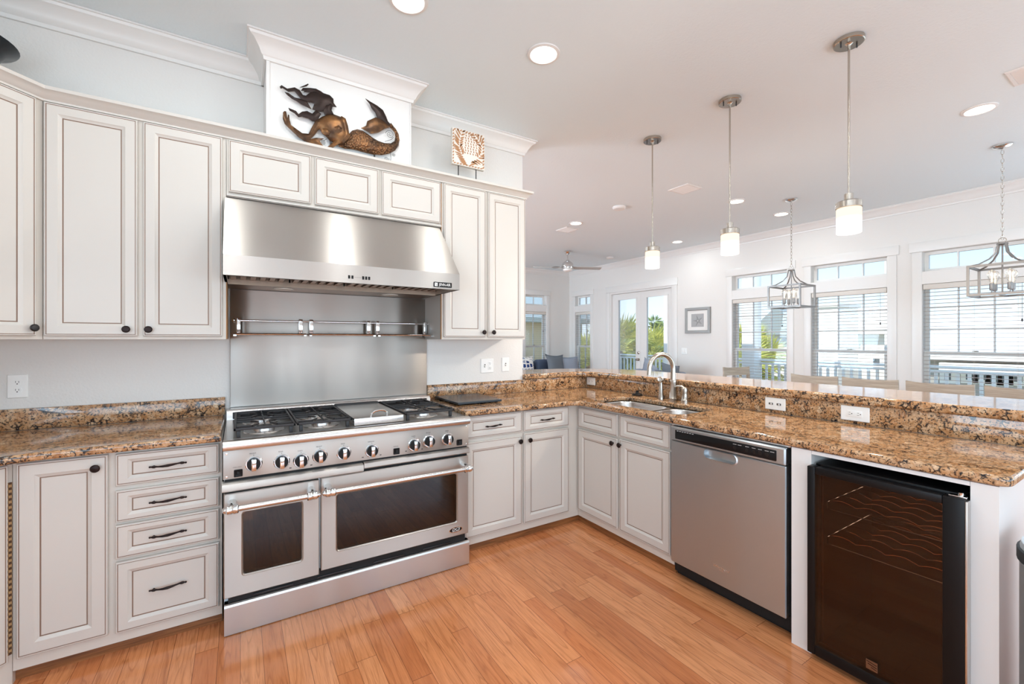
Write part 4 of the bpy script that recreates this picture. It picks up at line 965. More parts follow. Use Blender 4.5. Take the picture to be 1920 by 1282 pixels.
# ================================================================== decor above the cabinets
m = thing('mermaid_sculpture', 'bronze sheet metal mermaid sculpture on top of the cabinets', 'sculpture', (.55, 2.80, 2.446))
MER = {
'torso': [(0.371,2.646),(0.412,2.686),(0.443,2.706),(0.475,2.718),(0.518,2.713),(0.543,2.699),(0.557,2.664),(0.563,2.624),(0.572,2.607),(0.565,2.582),(0.532,2.54),(0.503,2.541),(0.454,2.555),(0.436,2.573),(0.412,2.586),(0.4,2.609),(0.39,2.599),(0.375,2.617)],
'arm_l': [(0.405,2.67),(0.378,2.655),(0.358,2.613),(0.338,2.564),(0.304,2.559),(0.246,2.591),(0.239,2.618),(0.237,2.646),(0.23,2.647),(0.228,2.626),(0.221,2.662),(0.213,2.662),(0.205,2.653),(0.204,2.616),(0.214,2.59),(0.239,2.568),(0.285,2.532),(0.318,2.515),(0.344,2.529),(0.371,2.565),(0.405,2.625)],
'arm_r': [(0.518,2.715),(0.543,2.706),(0.557,2.664),(0.564,2.62),(0.576,2.604),(0.554,2.579),(0.503,2.541),(0.468,2.51),(0.44,2.508),(0.468,2.54),(0.503,2.582),(0.525,2.61),(0.518,2.654),(0.507,2.689)],
'hand': [(0.321,2.519),(0.351,2.536),(0.378,2.55),(0.422,2.556),(0.398,2.537),(0.405,2.523),(0.42,2.508),(0.385,2.506),(0.358,2.504),(0.331,2.509)],
'neck': [(0.426,2.697),(0.416,2.724),(0.426,2.757),(0.461,2.782),(0.471,2.762),(0.464,2.738),(0.476,2.716)],
'hair': [(0.308,2.767),(0.344,2.806),(0.371,2.828),(0.412,2.827),(0.454,2.825),(0.475,2.809),(0.476,2.785),(0.493,2.765),(0.468,2.761),(0.443,2.74),(0.426,2.724),(0.405,2.713),(0.378,2.712),(0.358,2.714),(0.371,2.755),(0.344,2.754),(0.318,2.754)],
'strand_a': [(0.189,2.795),(0.198,2.806),(0.227,2.795),(0.265,2.814),(0.291,2.806),(0.308,2.783),(0.338,2.785),(0.371,2.786),(0.344,2.752),(0.304,2.75),(0.285,2.772),(0.265,2.792),(0.233,2.78),(0.204,2.792),(0.194,2.786)],
'strand_b': [(0.214,2.772),(0.233,2.772),(0.265,2.756),(0.298,2.757),(0.324,2.761),(0.354,2.713),(0.318,2.723),(0.298,2.728),(0.278,2.738),(0.252,2.745),(0.227,2.759)],
'strand_c': [(0.233,2.688),(0.244,2.685),(0.272,2.68),(0.285,2.665),(0.304,2.685),(0.331,2.696),(0.358,2.688),(0.378,2.715),(0.407,2.7),(0.386,2.656),(0.358,2.644),(0.338,2.656),(0.304,2.656),(0.285,2.649),(0.265,2.665),(0.239,2.674)],
'strand_d': [(0.298,2.806),(0.308,2.824),(0.344,2.835),(0.378,2.841),(0.405,2.834),(0.443,2.814),(0.412,2.802),(0.371,2.812),(0.331,2.808),(0.311,2.8),(0.318,2.811)],
'strand_e': [(0.291,2.822),(0.318,2.843),(0.335,2.857),(0.339,2.854),(0.328,2.84),(0.304,2.827)],
'tail': [(0.557,2.611),(0.583,2.646),(0.613,2.663),(0.643,2.663),(0.673,2.651),(0.704,2.635),(0.743,2.621),(0.782,2.617),(0.823,2.626),(0.847,2.646),(0.853,2.676),(0.847,2.703),(0.827,2.722),(0.805,2.732),(0.823,2.757),(0.855,2.725),(0.873,2.697),(0.88,2.658),(0.872,2.619),(0.851,2.586),(0.814,2.558),(0.767,2.537),(0.704,2.529),(0.643,2.531),(0.591,2.534),(0.539,2.526),(0.503,2.533),(0.532,2.551),(0.557,2.584)],
'fin_a': [(0.662,2.865),(0.696,2.853),(0.735,2.841),(0.771,2.823),(0.79,2.789),(0.802,2.76),(0.829,2.738),(0.798,2.735),(0.767,2.755),(0.735,2.764),(0.723,2.794),(0.7,2.815),(0.689,2.839)],
'fin_b': [(0.635,2.673),(0.666,2.696),(0.673,2.726),(0.712,2.755),(0.727,2.765),(0.767,2.758),(0.819,2.728),(0.782,2.706),(0.743,2.673),(0.696,2.653),(0.681,2.661),(0.658,2.667)],
'shell_l': [(0.405,2.584),(0.412,2.608),(0.436,2.614),(0.457,2.597),(0.443,2.575),(0.422,2.571)],
'shell_r': [(0.475,2.632),(0.5,2.649),(0.521,2.636),(0.521,2.617),(0.5,2.596),(0.478,2.602)],
'cen': [(0.814,2.678),(0.416,2.531),(0.793,2.517),(0.839,2.553),(0.782,2.628),(0.44,2.555),(0.819,2.555)],
}
fm = frY(0, 2.800, 0)
def mer(names, part, mat, h, dep=0, parent=m):
    mb = MB()
    for k, n_ in enumerate(names): puff(mb, Fr(fm.p(0, 0, dep), fm.u, fm.v, fm.n), MER[n_], h)
    return mb.build(part, mat, parent, angle=50)
mer(['neck'], 'head', 'hairmetal', .016, .004)
mer(['torso'], 'body', 'bronzesheet', .022)
mer(['arm_l'], 'arm', 'bronzesheet', .012, .004); mer(['arm_r'], 'arm', 'bronzesheet', .014, .010)
mer(['hand'], 'hand', 'bronzesheet', .008, .006)
mer(['tail'], 'tail', 'scales', .026)
mer(['fin_a'], 'tail_fin', 'hairmetal', .008, .004); mer(['fin_b'], 'tail_fin', 'bronzesheet', .008, .006)
mer(['hair', 'strand_a', 'strand_b', 'strand_c', 'strand_d', 'strand_e'], 'hair', 'hairmetal', .012, .002)
mer(['shell_l'], 'shell', 'bronzesheet', .014, .020); mer(['shell_r'], 'shell', 'bronzesheet', .014, .022)
C_ = MER['cen']
def spiral(c, r, turns, a0, mb):
    n = int(turns*18); mb.tube([fm.p(c[0]+r*(i/n)*math.cos(a0+2*PI*turns*i/n), c[1]+r*(i/n)*math.sin(a0+2*PI*turns*i/n), .008) for i in range(n+1)], .0013, 5)
mb = MB(); spiral(C_[0], .026, 2.6, -.6, mb); spiral(C_[1], .015, 2.2, 1.2, mb); spiral(C_[2], .016, 2.0, .4, mb); spiral(C_[3], .011, 1.8, 2.0, mb)
mb.tube([fm.p(C_[0][0]+.024, C_[0][1]-.012, .008), fm.p(C_[0][0]+.01, C_[0][1]-.030, .008), fm.p(C_[4][0], C_[4][1]-.003, .008)], .0013, 5)
mb.tube([fm.p(C_[1][0]+.006, C_[1][1]+.014, .008), fm.p(C_[5][0], C_[5][1]+.004, .008)], .0013, 5)
mb.tube([fm.p(C_[6][0], C_[6][1]+.01, .008), fm.p(C_[6][0]+.003, C_[6][1]-.03, .008), fm.p(C_[6][0]-.004, 2.49, .008)], .0013, 5)
mb.build('wire_scroll', 'darkmetal', m)
mb = MB()
for u in (.46, .72): mb.fbox(fm, u-.004, u+.004, 2.4455, 2.56, -.008, .0)
mb.fbox(fm, .40, .78, 2.4455, 2.4485, -.018, .003); mb.build('stand', 'darkmetal', m)
b = thing('carved_wood_block', 'square carved leaf pattern wood panel on two thin black legs above the right wall cabinet', 'decor', (1.42, 2.88, 2.446))
fc = frY(1.29, 2.88, 2.625)
MB().fbox(fc, 0, .262, 0, .262, -.03, 0, .002).build('panel_body', 'carvewhite', b)
mb = MB(); random.seed(3)
def leaf(c, ang, L, wd):
    q = []
    for k in range(12):
        t = 2*PI*k/12; x = math.cos(t)*L/2; y = math.sin(t)*wd/2*(1-.35*math.cos(t))
        u, v = c[0]+x*math.cos(ang)-y*math.sin(ang), c[1]+x*math.sin(ang)+y*math.cos(ang)
        q.append((min(.260, max(.002, u)), min(.260, max(.002, v))))
    mb.prism(fc, q, -.001, .0025)
stemA = [(.125+.0, .005), (.105, .04), (.075, .085), (.055, .13), (.058, .18), (.075, .255)]
stemB = [(.135, .005), (.15, .05), (.20, .075), (.235, .12), (.24, .17), (.21, .215), (.165, .25)]
def along(S, n):
    out = []
    for i in range(n):
        t = (i+.5)/n*(len(S)-1); k = int(t); a, c = Vector(S[k]), Vector(S[k+1]); p = a.lerp(c, t-k); d = (c-a).normalized(); out.append((p, math.atan2(d.y, d.x)))
    return out
for S in (stemA, stemB):
    for p, a in along(S, 15):
        for sgn in (1, -1):
            inner = (S is stemA) == (sgn < 0)
            L = .034 if inner else .058; ang = a + sgn*(.85 if inner else .8)
            c = (p.x + math.cos(ang)*(L/2+.004), p.y + math.sin(ang)*(L/2+.004))
            if .008 < c[0] < .254 and .006 < c[1] < .256 and not (inner and p.y < .075): leaf(c, ang, L, .0105)
for i in range(5):
    for j in range(9):
        u = .100+.022*i+.004*(j % 2)+.003*j*.3; v = .10+.018*j
        if .085+.0 < u < .20-.0003*j: leaf((u, v), 1.9, .014, .006)
for j in range(11): leaf((.008, .02+.022*j), 1.2, .016, .008)
for j in range(10): leaf((.252, .02+.024*j), 1.0, .020, .010); leaf((.02+.024*j, .252), .8, .018, .009); leaf((.02+.024*j, .010), .2, .020, .008)
mb.build('carved_leaves', 'carvewood', b)
for x in (1.344, 1.488):
    MB().cyl((x, 2.895, 2.446), (x, 2.895, 2.63), .0035, n=8).build('stand_leg', 'black', b)
MB().box(1.33, 1.50, 2.86, 2.93, 2.4455, 2.450).build('stand_base', 'black', b)
v = thing('flared_vase', 'black glazed flared vase on top of the corner cabinet', 'vase', (-1.06, 2.86, 2.446))
MB().lathe([(.105, 2.446), (.108, 2.455), (.112, 2.50), (.118, 2.55), (.132, 2.60), (.160, 2.645), (.198, 2.668), (.203, 2.674), (.196, 2.677), (.155, 2.650), (.124, 2.60), (.110, 2.55), (.104, 2.50), (.002, 2.47)], (-1.06, 2.86, 0), n=40).build('vase_body', 'vase', v)
# ================================================================== ceiling fixtures
def canlight(x, y, label, first=[None]):
    if first[0] is None:
        c = thing('recessed_light', label, 'recessed light', (0, 0, HC), 0, 'recessed ceiling lights')
        MB().lathe([(.098, -.0005), (.096, -.006), (.080, -.010), (.076, -.006), (.076, -.0005)], n=36).build('trim_ring', 'trim', c, False)
        MB().lathe([(.0755, -.0006), (.0755, -.004), (.002, -.004)], n=32).build('lamp_lens', 'canlens', c, False)
        first[0] = c; c.location = (x, y, HC)
    else: dup(first[0], (x, y, HC), None, label)
    l = bpy.data.lights.new('can_lamp', 'AREA'); l.shape = 'DISK'; l.size = .14; l.energy = CAN_W; l.color = (.95, 1, 1)
    o = bpy.data.objects.new('can_lamp', l); COL.objects.link(o); o.location = (x, y, HC-.0115)
for x, y, t in [(1.521, 2.089, 'recessed ceiling light above the corner of the kitchen floor, fully in the photo'), (.708, 2.112, 'recessed ceiling light cut by the top edge of the photo'),
                (4.128, 4.87, 'round recessed ceiling light near the living room vent and the ceiling fan'), (6.399, 4.874, 'recessed ceiling light between the first two pendants, close to the french doors'),
                (5.139, 3.065, 'recessed ceiling light right beside the middle pendant rod'), (6.174, 3.058, 'recessed ceiling light left of the far chandelier canopy')]: canlight(x, y, t)
for x, y in ((-.1, 2.1), (-.1, .4), (.9, .0), (2.0, .4), (.2, -1.6), (1.9, -1.6), (4.2, -1.4), (6.0, -1.2), (4.6, .9), (4.1, 6.8), (2.6, 5.6)): canlight(x, y, 'added unseen recessed ceiling light, brightening the rest of the room')  # unseen cans added to raise the brightness
def ceil_disc(name, x, y, r, h, label, cat, mat='trim'):
    c = thing(name, label, cat, (x, y, HC))
    MB().lathe([(r, -.0005), (r, -h*.5), (r*.85, -h), (r*.3, -h*1.05), (.002, -h*1.05)], (x, y, HC), n=32).build('housing', mat, c); return c
c = ceil_disc('smoke_detector', 4.097, 3.991, .085, .03, 'flat white round smoke detector left of the first pendant rod', 'smoke detector')
c = ceil_disc('smoke_detector', 6.43, 6.516, .075, .03, 'small white round smoke detector above the french doors', 'smoke detector')
c = ceil_disc('ceiling_speaker', 6.25, 8.1, .10, .008, 'small dark round ceiling fitting left of the fan', 'ceiling fitting', 'darkmetal')
def vent(x, y, w, h, label):
    c = thing('ceiling_vent', label, 'vent', (x, y, HC))
    f = Fr((x-w/2, y+h/2, HC-.0005), (1, 0, 0), (0, -1, 0), (0, 0, -1))
    MB().rings(f, w, h, [(0, 0, 0, 0), (0, 0, .004, 0), (.006, .006, .009, 0), (.022, .022, .009, 0), (.024, .024, .003, 0)], None, back=False).build('vent_frame', 'trim', c)
    mb = MB(); n = int((w-.05)/.018)
    for k in range(n):
        u = .026+(w-.052)*(k+.5)/n; mb.loft([[f.p(u-.006, q, .003), f.p(u-.004, q, .003), f.p(u+.006, q, .010), f.p(u+.004, q, .010)] for q in (.024, h-.024)])
    mb.build('louvres', 'trim', c); MB().fbox(f, .02, w-.02, .02, h-.02, .0, .002).build('vent_duct', 'slot', c)
vent(4.23, 3.12, .26, .26, 'white ceiling vent between the first and middle pendants'); vent(4.26, 5.23, .24, .27, 'white ceiling vent beside the fan, near a recessed light'); vent(4.24, .56, .27, .27, 'white ceiling vent cut by the right edge of the photo')
# pendants
def pendant():
    p = thing('pendant_light', '', 'pendant light', (0, 0, HC), 0, 'pendant lights over the bar')
    cn = MB(); cn.lathe([(.073, -.0005), (.073, -.020), (.069, -.023), (.020, -.023), (.012, -.030), (.010, -.034), (.002, -.034)], n=32); cn.build('canopy', 'nickel', p, False)
    for a in (-.045, .045): MB().lathe([(.004, -.0225), (.004, -.040), (.002, -.043)], (a*.8487, -a*.5288, 0), n=8).build('canopy_stud', 'darkmetal', p, False)
    mb = MB().cyl((0, 0, -.03), (0, 0, -.875), .0055, n=12); mb.tube([(0.012, 0, -.05), (.012, 0, -.03), (-.012, 0, -.03), (-.012, 0, -.05)], .003, 6); mb.build('stem_rod', 'nickel', p, False)
    MB().lathe([(.012, -.865), (.022, -.868), (.022, -.905), (.054, -.910), (.062, -.916), (.062, -.948), (.058, -.950), (.004, -.950)], n=32).build('socket_cap', 'nickel', p, False)
    MB().lathe([(.056, -.9505), (.0585, -.955), (.0585, -1.0), (.0575, -1.0), (.0575, -.951)], n=32).build('shade_band', 'shadeband', p, False)
    MB().lathe([(.0585, -1.0002), (.0585, -1.088), (.0565, -1.090), (.0565, -1.0002)], n=32, caps=False).build('glass_shade', 'shade', p, False)
    MB().ball((0, 0, -1.02), .026, n=8, sc=(1, 1, 1.4)).build('light_bulb', 'filament', p, False)
    return p
P0 = pendant(); LP = [(2.945, 2.49, 'brushed nickel pendant light farthest along the bar, above the faucet'), (2.93, 1.796, 'brushed nickel pendant light in the middle of the bar row'), (2.915, 1.082, 'brushed nickel pendant light nearest the camera, over the outlets')]
for i, (x, y, t) in enumerate(LP):
    if i == 0: P0.location = (x, y, HC); P0['label'] = t
    else: dup(P0, (x, y, HC), None, t)
    l = bpy.data.lights.new('pendant_bulb', 'POINT'); l.energy = 14; l.color = (1, .88, .74); l.shadow_soft_size = .03
    o = bpy.data.objects.new('pendant_bulb', l); COL.objects.link(o); o.location = (x, y, HC-1.12)
def chandelier():
    c = thing('lantern_chandelier', '', 'chandelier', (0, 0, HC), 0, 'lantern chandeliers over the dining table')
    MB().lathe([(.065, -.0005), (.065, -.012), (.05, -.024), (.02, -.034), (.008, -.036), (.008, -.045), (.002, -.046)], n=28).build('canopy', 'chrome', c, False)
    ch = MB(); z = -.045; k = 0
    while z > -.79:
        L, wd = .026, .009; pts = []
        for i in range(12):
            a = 2*PI*i/12; u = math.cos(a)*wd; q = z-.018 + math.sin(a)*L*.85
            pts.append((u, 0, q) if k % 2 else (0, u, q))
        ch.tube(pts, .0019, 5, closed=True); z -= .037; k += 1
    ch.build('chain', 'nickel', c, False)
    r = MB(); r.tube([(0, math.cos(a)*.024, -.828+math.sin(a)*.024) for a in [2*PI*i/20 for i in range(20)]], .003, 6, closed=True); r.build('hanging_ring', 'nickel', c, False)
    a = .175; zt, zb = -1.05, -1.30; t = .009
    f = MB()
    for x in (-a, a):
        for y in (-a, a): f.box(x-t, x+t, y-t, y+t, zb, zt)
    for z in (zt, zb):
        for s in (-a, a): f.box(-a+t, a-t, s-t, s+t, z-t, z+t); f.box(s-t, s+t, -a-t, a+t, z-t, z+t)
    f.box(-a, a, -t*.7, t*.7, zb-.006, zb+.006)
    f.build('cage_frame', 'lantern', c, False)
    f = MB(); f.lathe([(.035, -.850), (.036, -.862), (.012, -.866), (.010, -.87)], n=16)
    for sx in (-1, 1):
        for sy in (-1, 1):
            f.tube([(sx*.022, sy*.022, -.862), (sx*.032, sy*.032, -.93), (sx*.065, sy*.065, -.985), (sx*.12, sy*.12, -1.03), (sx*a, sy*a, zt)], .007, 6)
    f.build('canopy_arms', 'lantern', c, False)
    MB().cyl((0, 0, -.86), (0, 0, zb), .006, n=10).build('centre_rod', 'lantern', c, False)
    for k in range(4):
        an = PI/4+PI/2*k; x, y = .075*math.cos(an), .075*math.sin(an)
        b = MB(); b.tube([(0, 0, zb+.01), (x*.6, y*.6, zb+.012), (x, y, zb+.02), (x, y, zb+.045)], .005, 6); b.lathe([(.013, zb+.04), (.016, zb+.05), (.016, zb+.10), (.012, zb+.102)], (x, y, 0), n=12)
        so = b.build('candle_arm', 'lantern', c, False)
        g = MB().lathe([(.012, zb+.102), (.016, zb+.12), (.028, zb+.165), (.030, zb+.185), (.022, zb+.208), (.003, zb+.218)], (x, y, 0), n=14); g.build('bulb_glass', 'bulbglass', so, False)
        g = MB().tube([(x-.004, y, zb+.115), (x-.006, y, zb+.185), (x, y, zb+.195), (x+.006, y, zb+.185), (x+.004, y, zb+.115)], .0035, 5); g.build('bulb_filament', 'filament', so, False)
    return c
c0 = chandelier(); c0.location = (5.62, 2.67, HC); c0['label'] = 'silver lantern chandelier farther along, hanging between the first two dining windows'
dup(c0, (5.62, .96, HC), None, 'silver lantern chandelier in front of the rightmost window, cut by the photo edge')
# ceiling fan
f = thing('ceiling_fan', 'brushed nickel ceiling fan with grey blades in the living room', 'ceiling fan', (5.3, 6.5, HC))
o = (5.3, 6.5, HC)
MB().lathe([(.065, -.0005), (.068, -.02), (.045, -.055), (.018, -.075), (.012, -.08), (.002, -.08)], o, n=28).build('canopy', 'chrome', f)
MB().lathe([(.012, -.07), (.012, -.16), (.03, -.165), (.035, -.19), (.02, -.195)], o, n=16).build('down_rod', 'chrome', f)
MB().lathe([(.02, -.18), (.06, -.20), (.10, -.235), (.112, -.27), (.112, -.30), (.100, -.305), (.105, -.31), (.112, -.315), (.112, -.335), (.09, -.345), (.02, -.346)], o, n=36).build('motor_housing', 'chrome', f)
MB().lathe([(.088, -.346), (.086, -.372), (.06, -.388), (.002, -.392)], o, n=30).build('light_kit', 'plate', f)
for k in range(2):
    a = math.radians(-32+9+180*k); mb = MB(); d_, n_ = Vector((math.cos(a), math.sin(a), 0)), Vector((-math.sin(a), math.cos(a), 0))
    q = Vector((5.3, 6.5, HC-.315)); R = []
    for t, w_ in ((.10, .035), (.16, .055), (.35, .062), (.60, .066), (.655, .060), (.665, .045)):
        R.append([q+d_*t+n_*w_+Vector((0, 0, -.010)), q+d_*t-n_*w_+Vector((0, 0, .014)), q+d_*t-n_*w_+Vector((0, 0, .006)), q+d_*t+n_*w_-Vector((0, 0, .018))])
    mb.loft(R); mb.build('fan_blade', 'fanblade', f)
# ================================================================== living and dining
p = thing('starfish_picture', 'grey framed starfish print on the wall right of the french doors', 'picture', (XW, 4.914, 1.70))
fr = frX(XW-.001, 5.168, 1.476)
MB().rings(fr, .508, .464, [(0, 0, 0, 0), (0, 0, .030, 0), (.006, .006, .036, 0), (.040, .040, .036, 0), (.046, .046, .030, 0), (.052, .052, .020, 0)], None, back=True).build('picture_frame', 'frame', p)
MB().rings(Fr(fr.p(.05, .05, .012), fr.u, fr.v, fr.n), .408, .364, [(0, 0, 0, 0), (0, 0, .006, 0), (.075, .062, .006, 0), (.078, .065, .003, 0)], None, back=True).build('picture_mat', 'mat', p)
MB().fbox(fr, .125, .383, .112, .352, .010, .0155).build('picture_print', 'print', p)
mb = MB(); q = []
for k in range(10):
    a = PI/2+.25+PI*k/5; R_ = .098 if k % 2 == 0 else .026; q.append((.262+R_*math.cos(a), .225+R_*math.sin(a)))
mb.prism(fr, q, .0155, .0185); mb.build('starfish_shape', 'star', p)
mb = MB()
for k in range(5):
    a = PI/2+.25+2*PI*k/5; mb.tube([fr.p(.262, .225, .019), fr.p(.262+.08*math.cos(a), .225+.08*math.sin(a), .0185)], [.004, .001], 5)
mb.build('starfish_ridge', 'starlight', p)
def cushion(mb, o, u, v, n, w, h, t, N=10, pinch=.10, m=0, noise=0, seed=0):
    random.seed(seed); o, u, v, n = Vector(o), Vector(u).normalized(), Vector(v).normalized(), Vector(n).normalized()
    G = {}
    for s in (1, -1):
        for i in range(N+1):
            for j in range(N+1):
                a, b = 2*i/N-1, 2*j/N-1
                k = (1-abs(a)**3)*(1-abs(b)**3)
                pa = a*(1-pinch*(1-b*b)); pb = b*(1-pinch*(1-a*a))
                G[s, i, j] = mb.bm.verts.new(o+u*pa*w/2+v*pb*h/2+n*s*t/2*(k**.55)*(1+noise*random.uniform(-1, 1)))
        for i in range(N):
            for j in range(N): mb.face([G[s, i, j], G[s, i+1, j], G[s, i+1, j+1], G[s, i, j+1]], m)
    return mb
sf = thing('sofa', 'blue upholstered sofa below the far wall window', 'sofa', (5.65, 8.0, 0))
MB().box(4.72, 6.62, 7.62, 8.46, .10, .42, .05).build('base_frame', 'navy', sf)
MB().box(4.74, 6.60, 8.26, 8.46, .40, .80, .07, seg=4).build('backrest', 'navy', sf)
for a, b in ((4.60, 4.75), (6.58, 6.74)): MB().box(a, b, 7.60, 8.46, .10, .64, .06, seg=4).build('armrest', 'navy', sf)
for a, b in ((4.76, 5.66), (5.68, 6.57)):
    MB().box(a, b, 7.60, 8.26, .42, .58, .05, seg=3).build('seat_cushion', 'navy', sf)
    MB().box(a+.01, b-.01, 8.06, 8.27, .56, .905, .085, seg=4).build('back_cushion', 'navy', sf)
mb = MB()
for x in (4.70, 6.64):
    for y in (7.68, 8.38): mb.cyl((x, y, 0), (x, y, .11), .025, n=10)
mb.build('sofa_feet', 'bronze', sf)
def pillow(label, mat, o, u, v, n, w, h, t, **k):
    q = thing('throw_pillow', label, 'pillow', o); mb = cushion(MB(), o, u, v, n, w, h, t, **k); mb.build('pillow_cover', mat, q); return q
pillow('white throw pillow with blue hexagon print on the blue sofa', 'hexfab', (5.28, 7.90, .79), (1, .05, 0), (.03, .3, 1), (0, -1, .3), .46, .44, .16)
pillow('dark grey throw pillow with pointed corners on the blue sofa', 'greyfab', (6.06, 7.86, .79), (1, .0, -.05), (.05, .3, 1), (0, -1, .3), .52, .50, .17, pinch=.16)
pillow('pale grey throw pillow at the sofa end nearest the corner window', 'lightgrey', (6.40, 7.80, .755), (.8, -.5, .02), (0, .2, 1), (-.5, -.8, .3), .46, .44, .16)
ls = thing('loveseat', 'slate grey loveseat seen past the faucet in front of the french doors', 'loveseat', (6.35, 5.3, 0))
MB().box(5.75, 6.60, 4.78, 5.92, .10, .42, .05).build('base_frame', 'lightgrey', ls)
MB().box(6.40, 6.60, 4.80, 5.90, .40, .80, .06, seg=4).build('backrest', 'lightgrey', ls)
for a, b in ((4.70, 4.84), (5.86, 6.0)): MB().box(5.75, 6.60, a, b, .10, .62, .05, seg=3).build('armrest', 'lightgrey', ls)
MB().box(5.76, 6.42, 4.85, 5.85, .42, .58, .05, seg=3).build('seat_cushion', 'lightgrey', ls)
mb = MB()
for x in (5.82, 6.52):
    for y in (4.78, 5.92): mb.cyl((x, y, 0), (x, y, .11), .025, n=10)
mb.build('loveseat_feet', 'bronze', ls)
pillow('slate grey pillow with a peaked corner on the loveseat, behind the faucet', 'lightgrey', (6.33, 5.42, .775), (.1, 1, .55), (-.25, -.5, 1), (-1, .0, -.2), .40, .40, .15, noise=.1)
pillow('slate grey pillow slumped on the loveseat end, right of the faucet', 'greyfab', (6.36, 4.98, .755), (.1, 1, .12), (-.2, -.1, 1), (-1, .0, -.2), .42, .38, .15, noise=.1)
tb = thing('dining_table', 'long grey wood dining table behind the bar under the chandeliers', 'table', (5.62, 1.7, 0))
MB().box(5.16, 6.08, .42, 2.72, .715, .76, .006).build('table_top', 'tablewood', tb)
MB().box(5.26, 5.98, .52, 2.62, .63, .714, .003).build('table_apron', 'tablewood', tb)
for x in (5.24, 5.92):
    for y in (.50, 2.56): MB().box(x, x+.08, y, y+.08, 0, .714, .006).build('table_leg', 'tablewood', tb)
def chair():
    c = thing('dining_chair', '', 'chair', (0, 0, 0), 0, 'whitewashed chairs around the dining table')   # faces +X, back at x=-.22
    MB().box(-.20, .22, -.215, .215, .44, .475, .008).build('seat', 'whitewash', c, False)
    def rail(z0, z1, th=.020, bow=.035, name='back_slat'):
        R = []
        for k in range(9):
            y = -.215+.43*k/8; x = -.225-bow*(1-(y/.215)**2); lean = .03
            R.append([(x-th/2, y, z0), (x+th/2, y, z0), (x+th/2-lean*(z1-z0)*2, y, z1-.012*(1-(y/.215)**2)), (x-th/2-lean*(z1-z0)*2, y, z1-.012*(1-(y/.215)**2))])
        MB().loft(R).build(name, 'whitewash', c, False)
    rail(.885, .998, name='top_rail'); rail(.72, .79); rail(.58, .64)
    for s in (-1, 1):
        MB().loft([[(-.225+dx-.016, s*.195-.016, z), (-.225+dx+.016, s*.195-.016, z), (-.225+dx+.016, s*.195+.016, z), (-.225+dx-.016, s*.195+.016, z)] for dx, z in ((-.02, 0), (.012, .44), (.006, .70), (-.002, .90))]).build('rear_leg', 'whitewash', c, False)
        MB().loft([[(.19+dx, s*.19-.016, z), (.19+dx+.032, s*.19-.016, z), (.19+dx+.032, s*.19+.016, z), (.19+dx, s*.19+.016, z)] for dx, z in ((-.005, 0), (-.012, .44))]).build('front_leg', 'whitewash', c, False)
    MB().box(-.20, .185, -.2, -.185, .20, .23).build('side_stretcher', 'whitewash', c, False); MB().box(-.20, .185, .185, .2, .20, .23).build('side_stretcher', 'whitewash', c, False)
    return c
ch = chair(); ch.location = (5.24, 2.165, 0); ch['label'] = 'whitewashed dining chair on the bar side, left end of the near row'
for x, y, rz, t in [(5.24, 1.703, .02, 'whitewashed dining chair second from the left in the near row'), (5.24, 1.212, -.03, 'whitewashed dining chair third in the near row, below the right window'), (5.24, .735, .0, 'whitewashed dining chair of the near row cut by the photo edge'),
                    (5.56, 3.13, -PI/2-.25, 'whitewashed dining chair at the table end below the left dining window')]: dup(ch, (x, y, 0), rz, t)
# ================================================================== outside
struct(MB().box(XW+.16, 9.15, -3.2, 9.6, -.14, -.06).build('deck_ground', 'deck'))
r = thing('deck_railing', 'white painted baluster railing along the deck outside', 'railing', (9.0, 5.0, -.06))
MB().box(8.955, 9.045, .0, 9.5, .925, .965, .004).build('top_rail', 'rail', r); MB().box(8.97, 9.03, .0, 9.5, .03, .07).build('bottom_rail', 'rail', r)
MB().box(8.965, 9.035, .0, 9.5, .86, .90).build('sub_rail', 'rail', r)
first = None
for k in range(78):
    y = .06+.12*k
    if first is None: first = MB().box(8.982, 9.018, y-.018, y+.018, .07, .86).build('baluster', 'rail', r)
    else:
        c = first.copy(); COL.objects.link(c); c.parent = r; c.location = (0, .12*k, 0)
cc = [('white square deck column seen at the edge of the right french door', 6.93), ('white square deck column seen through the left dining window', 4.98), ('white square deck column hidden between the middle and right windows', 2.64)]
c0 = None
for t, y in cc:
    if c0 is None:
        c0 = thing('deck_column', t, 'column', (8.88, y, -.06), 0, 'deck columns outside')
        MB().box(-.13, .13, -.13, .13, 0, 3.5, .006).build('shaft', 'rail', c0, False); MB().box(-.15, .15, -.15, .15, 0, .16, .004).build('plinth', 'rail', c0, False)
    else: dup(c0, (8.88, y, -.06), None, t)
bm_ = thing('porch_beam', 'white beam across the tops of the deck columns', 'beam', (8.88, 5, 3.44)); MB().box(8.78, 8.98, 2.4, 9.4, 3.44, 3.70).build('beam_body', 'rail', bm_)
struct(MB().box(7.4, 120, -80, 90, -6.3, -6.2).build('ground', 'ground'))
def at(px, py, X):               # a point on the plane x = X from its direction out of the kitchen
    rr = (px-960)/817; d = Vector((rr*.8487+.5288, -rr*.5288+.8487, -(py-636.6)/817)); t = X/d.x; return Vector((0, 0, 1.36))+d*t
def leafquad(mb, p, d, L, w, up=None):
    d = d.normalized(); s = d.cross(up or Vector((random.uniform(-1, 1), random.uniform(-1, 1), random.uniform(-1, 1)))).normalized()
    mb.poly([p-s*w*.2, p+d*L*.5-s*w*.5, p+d*L, p+d*L*.5+s*w*.5])
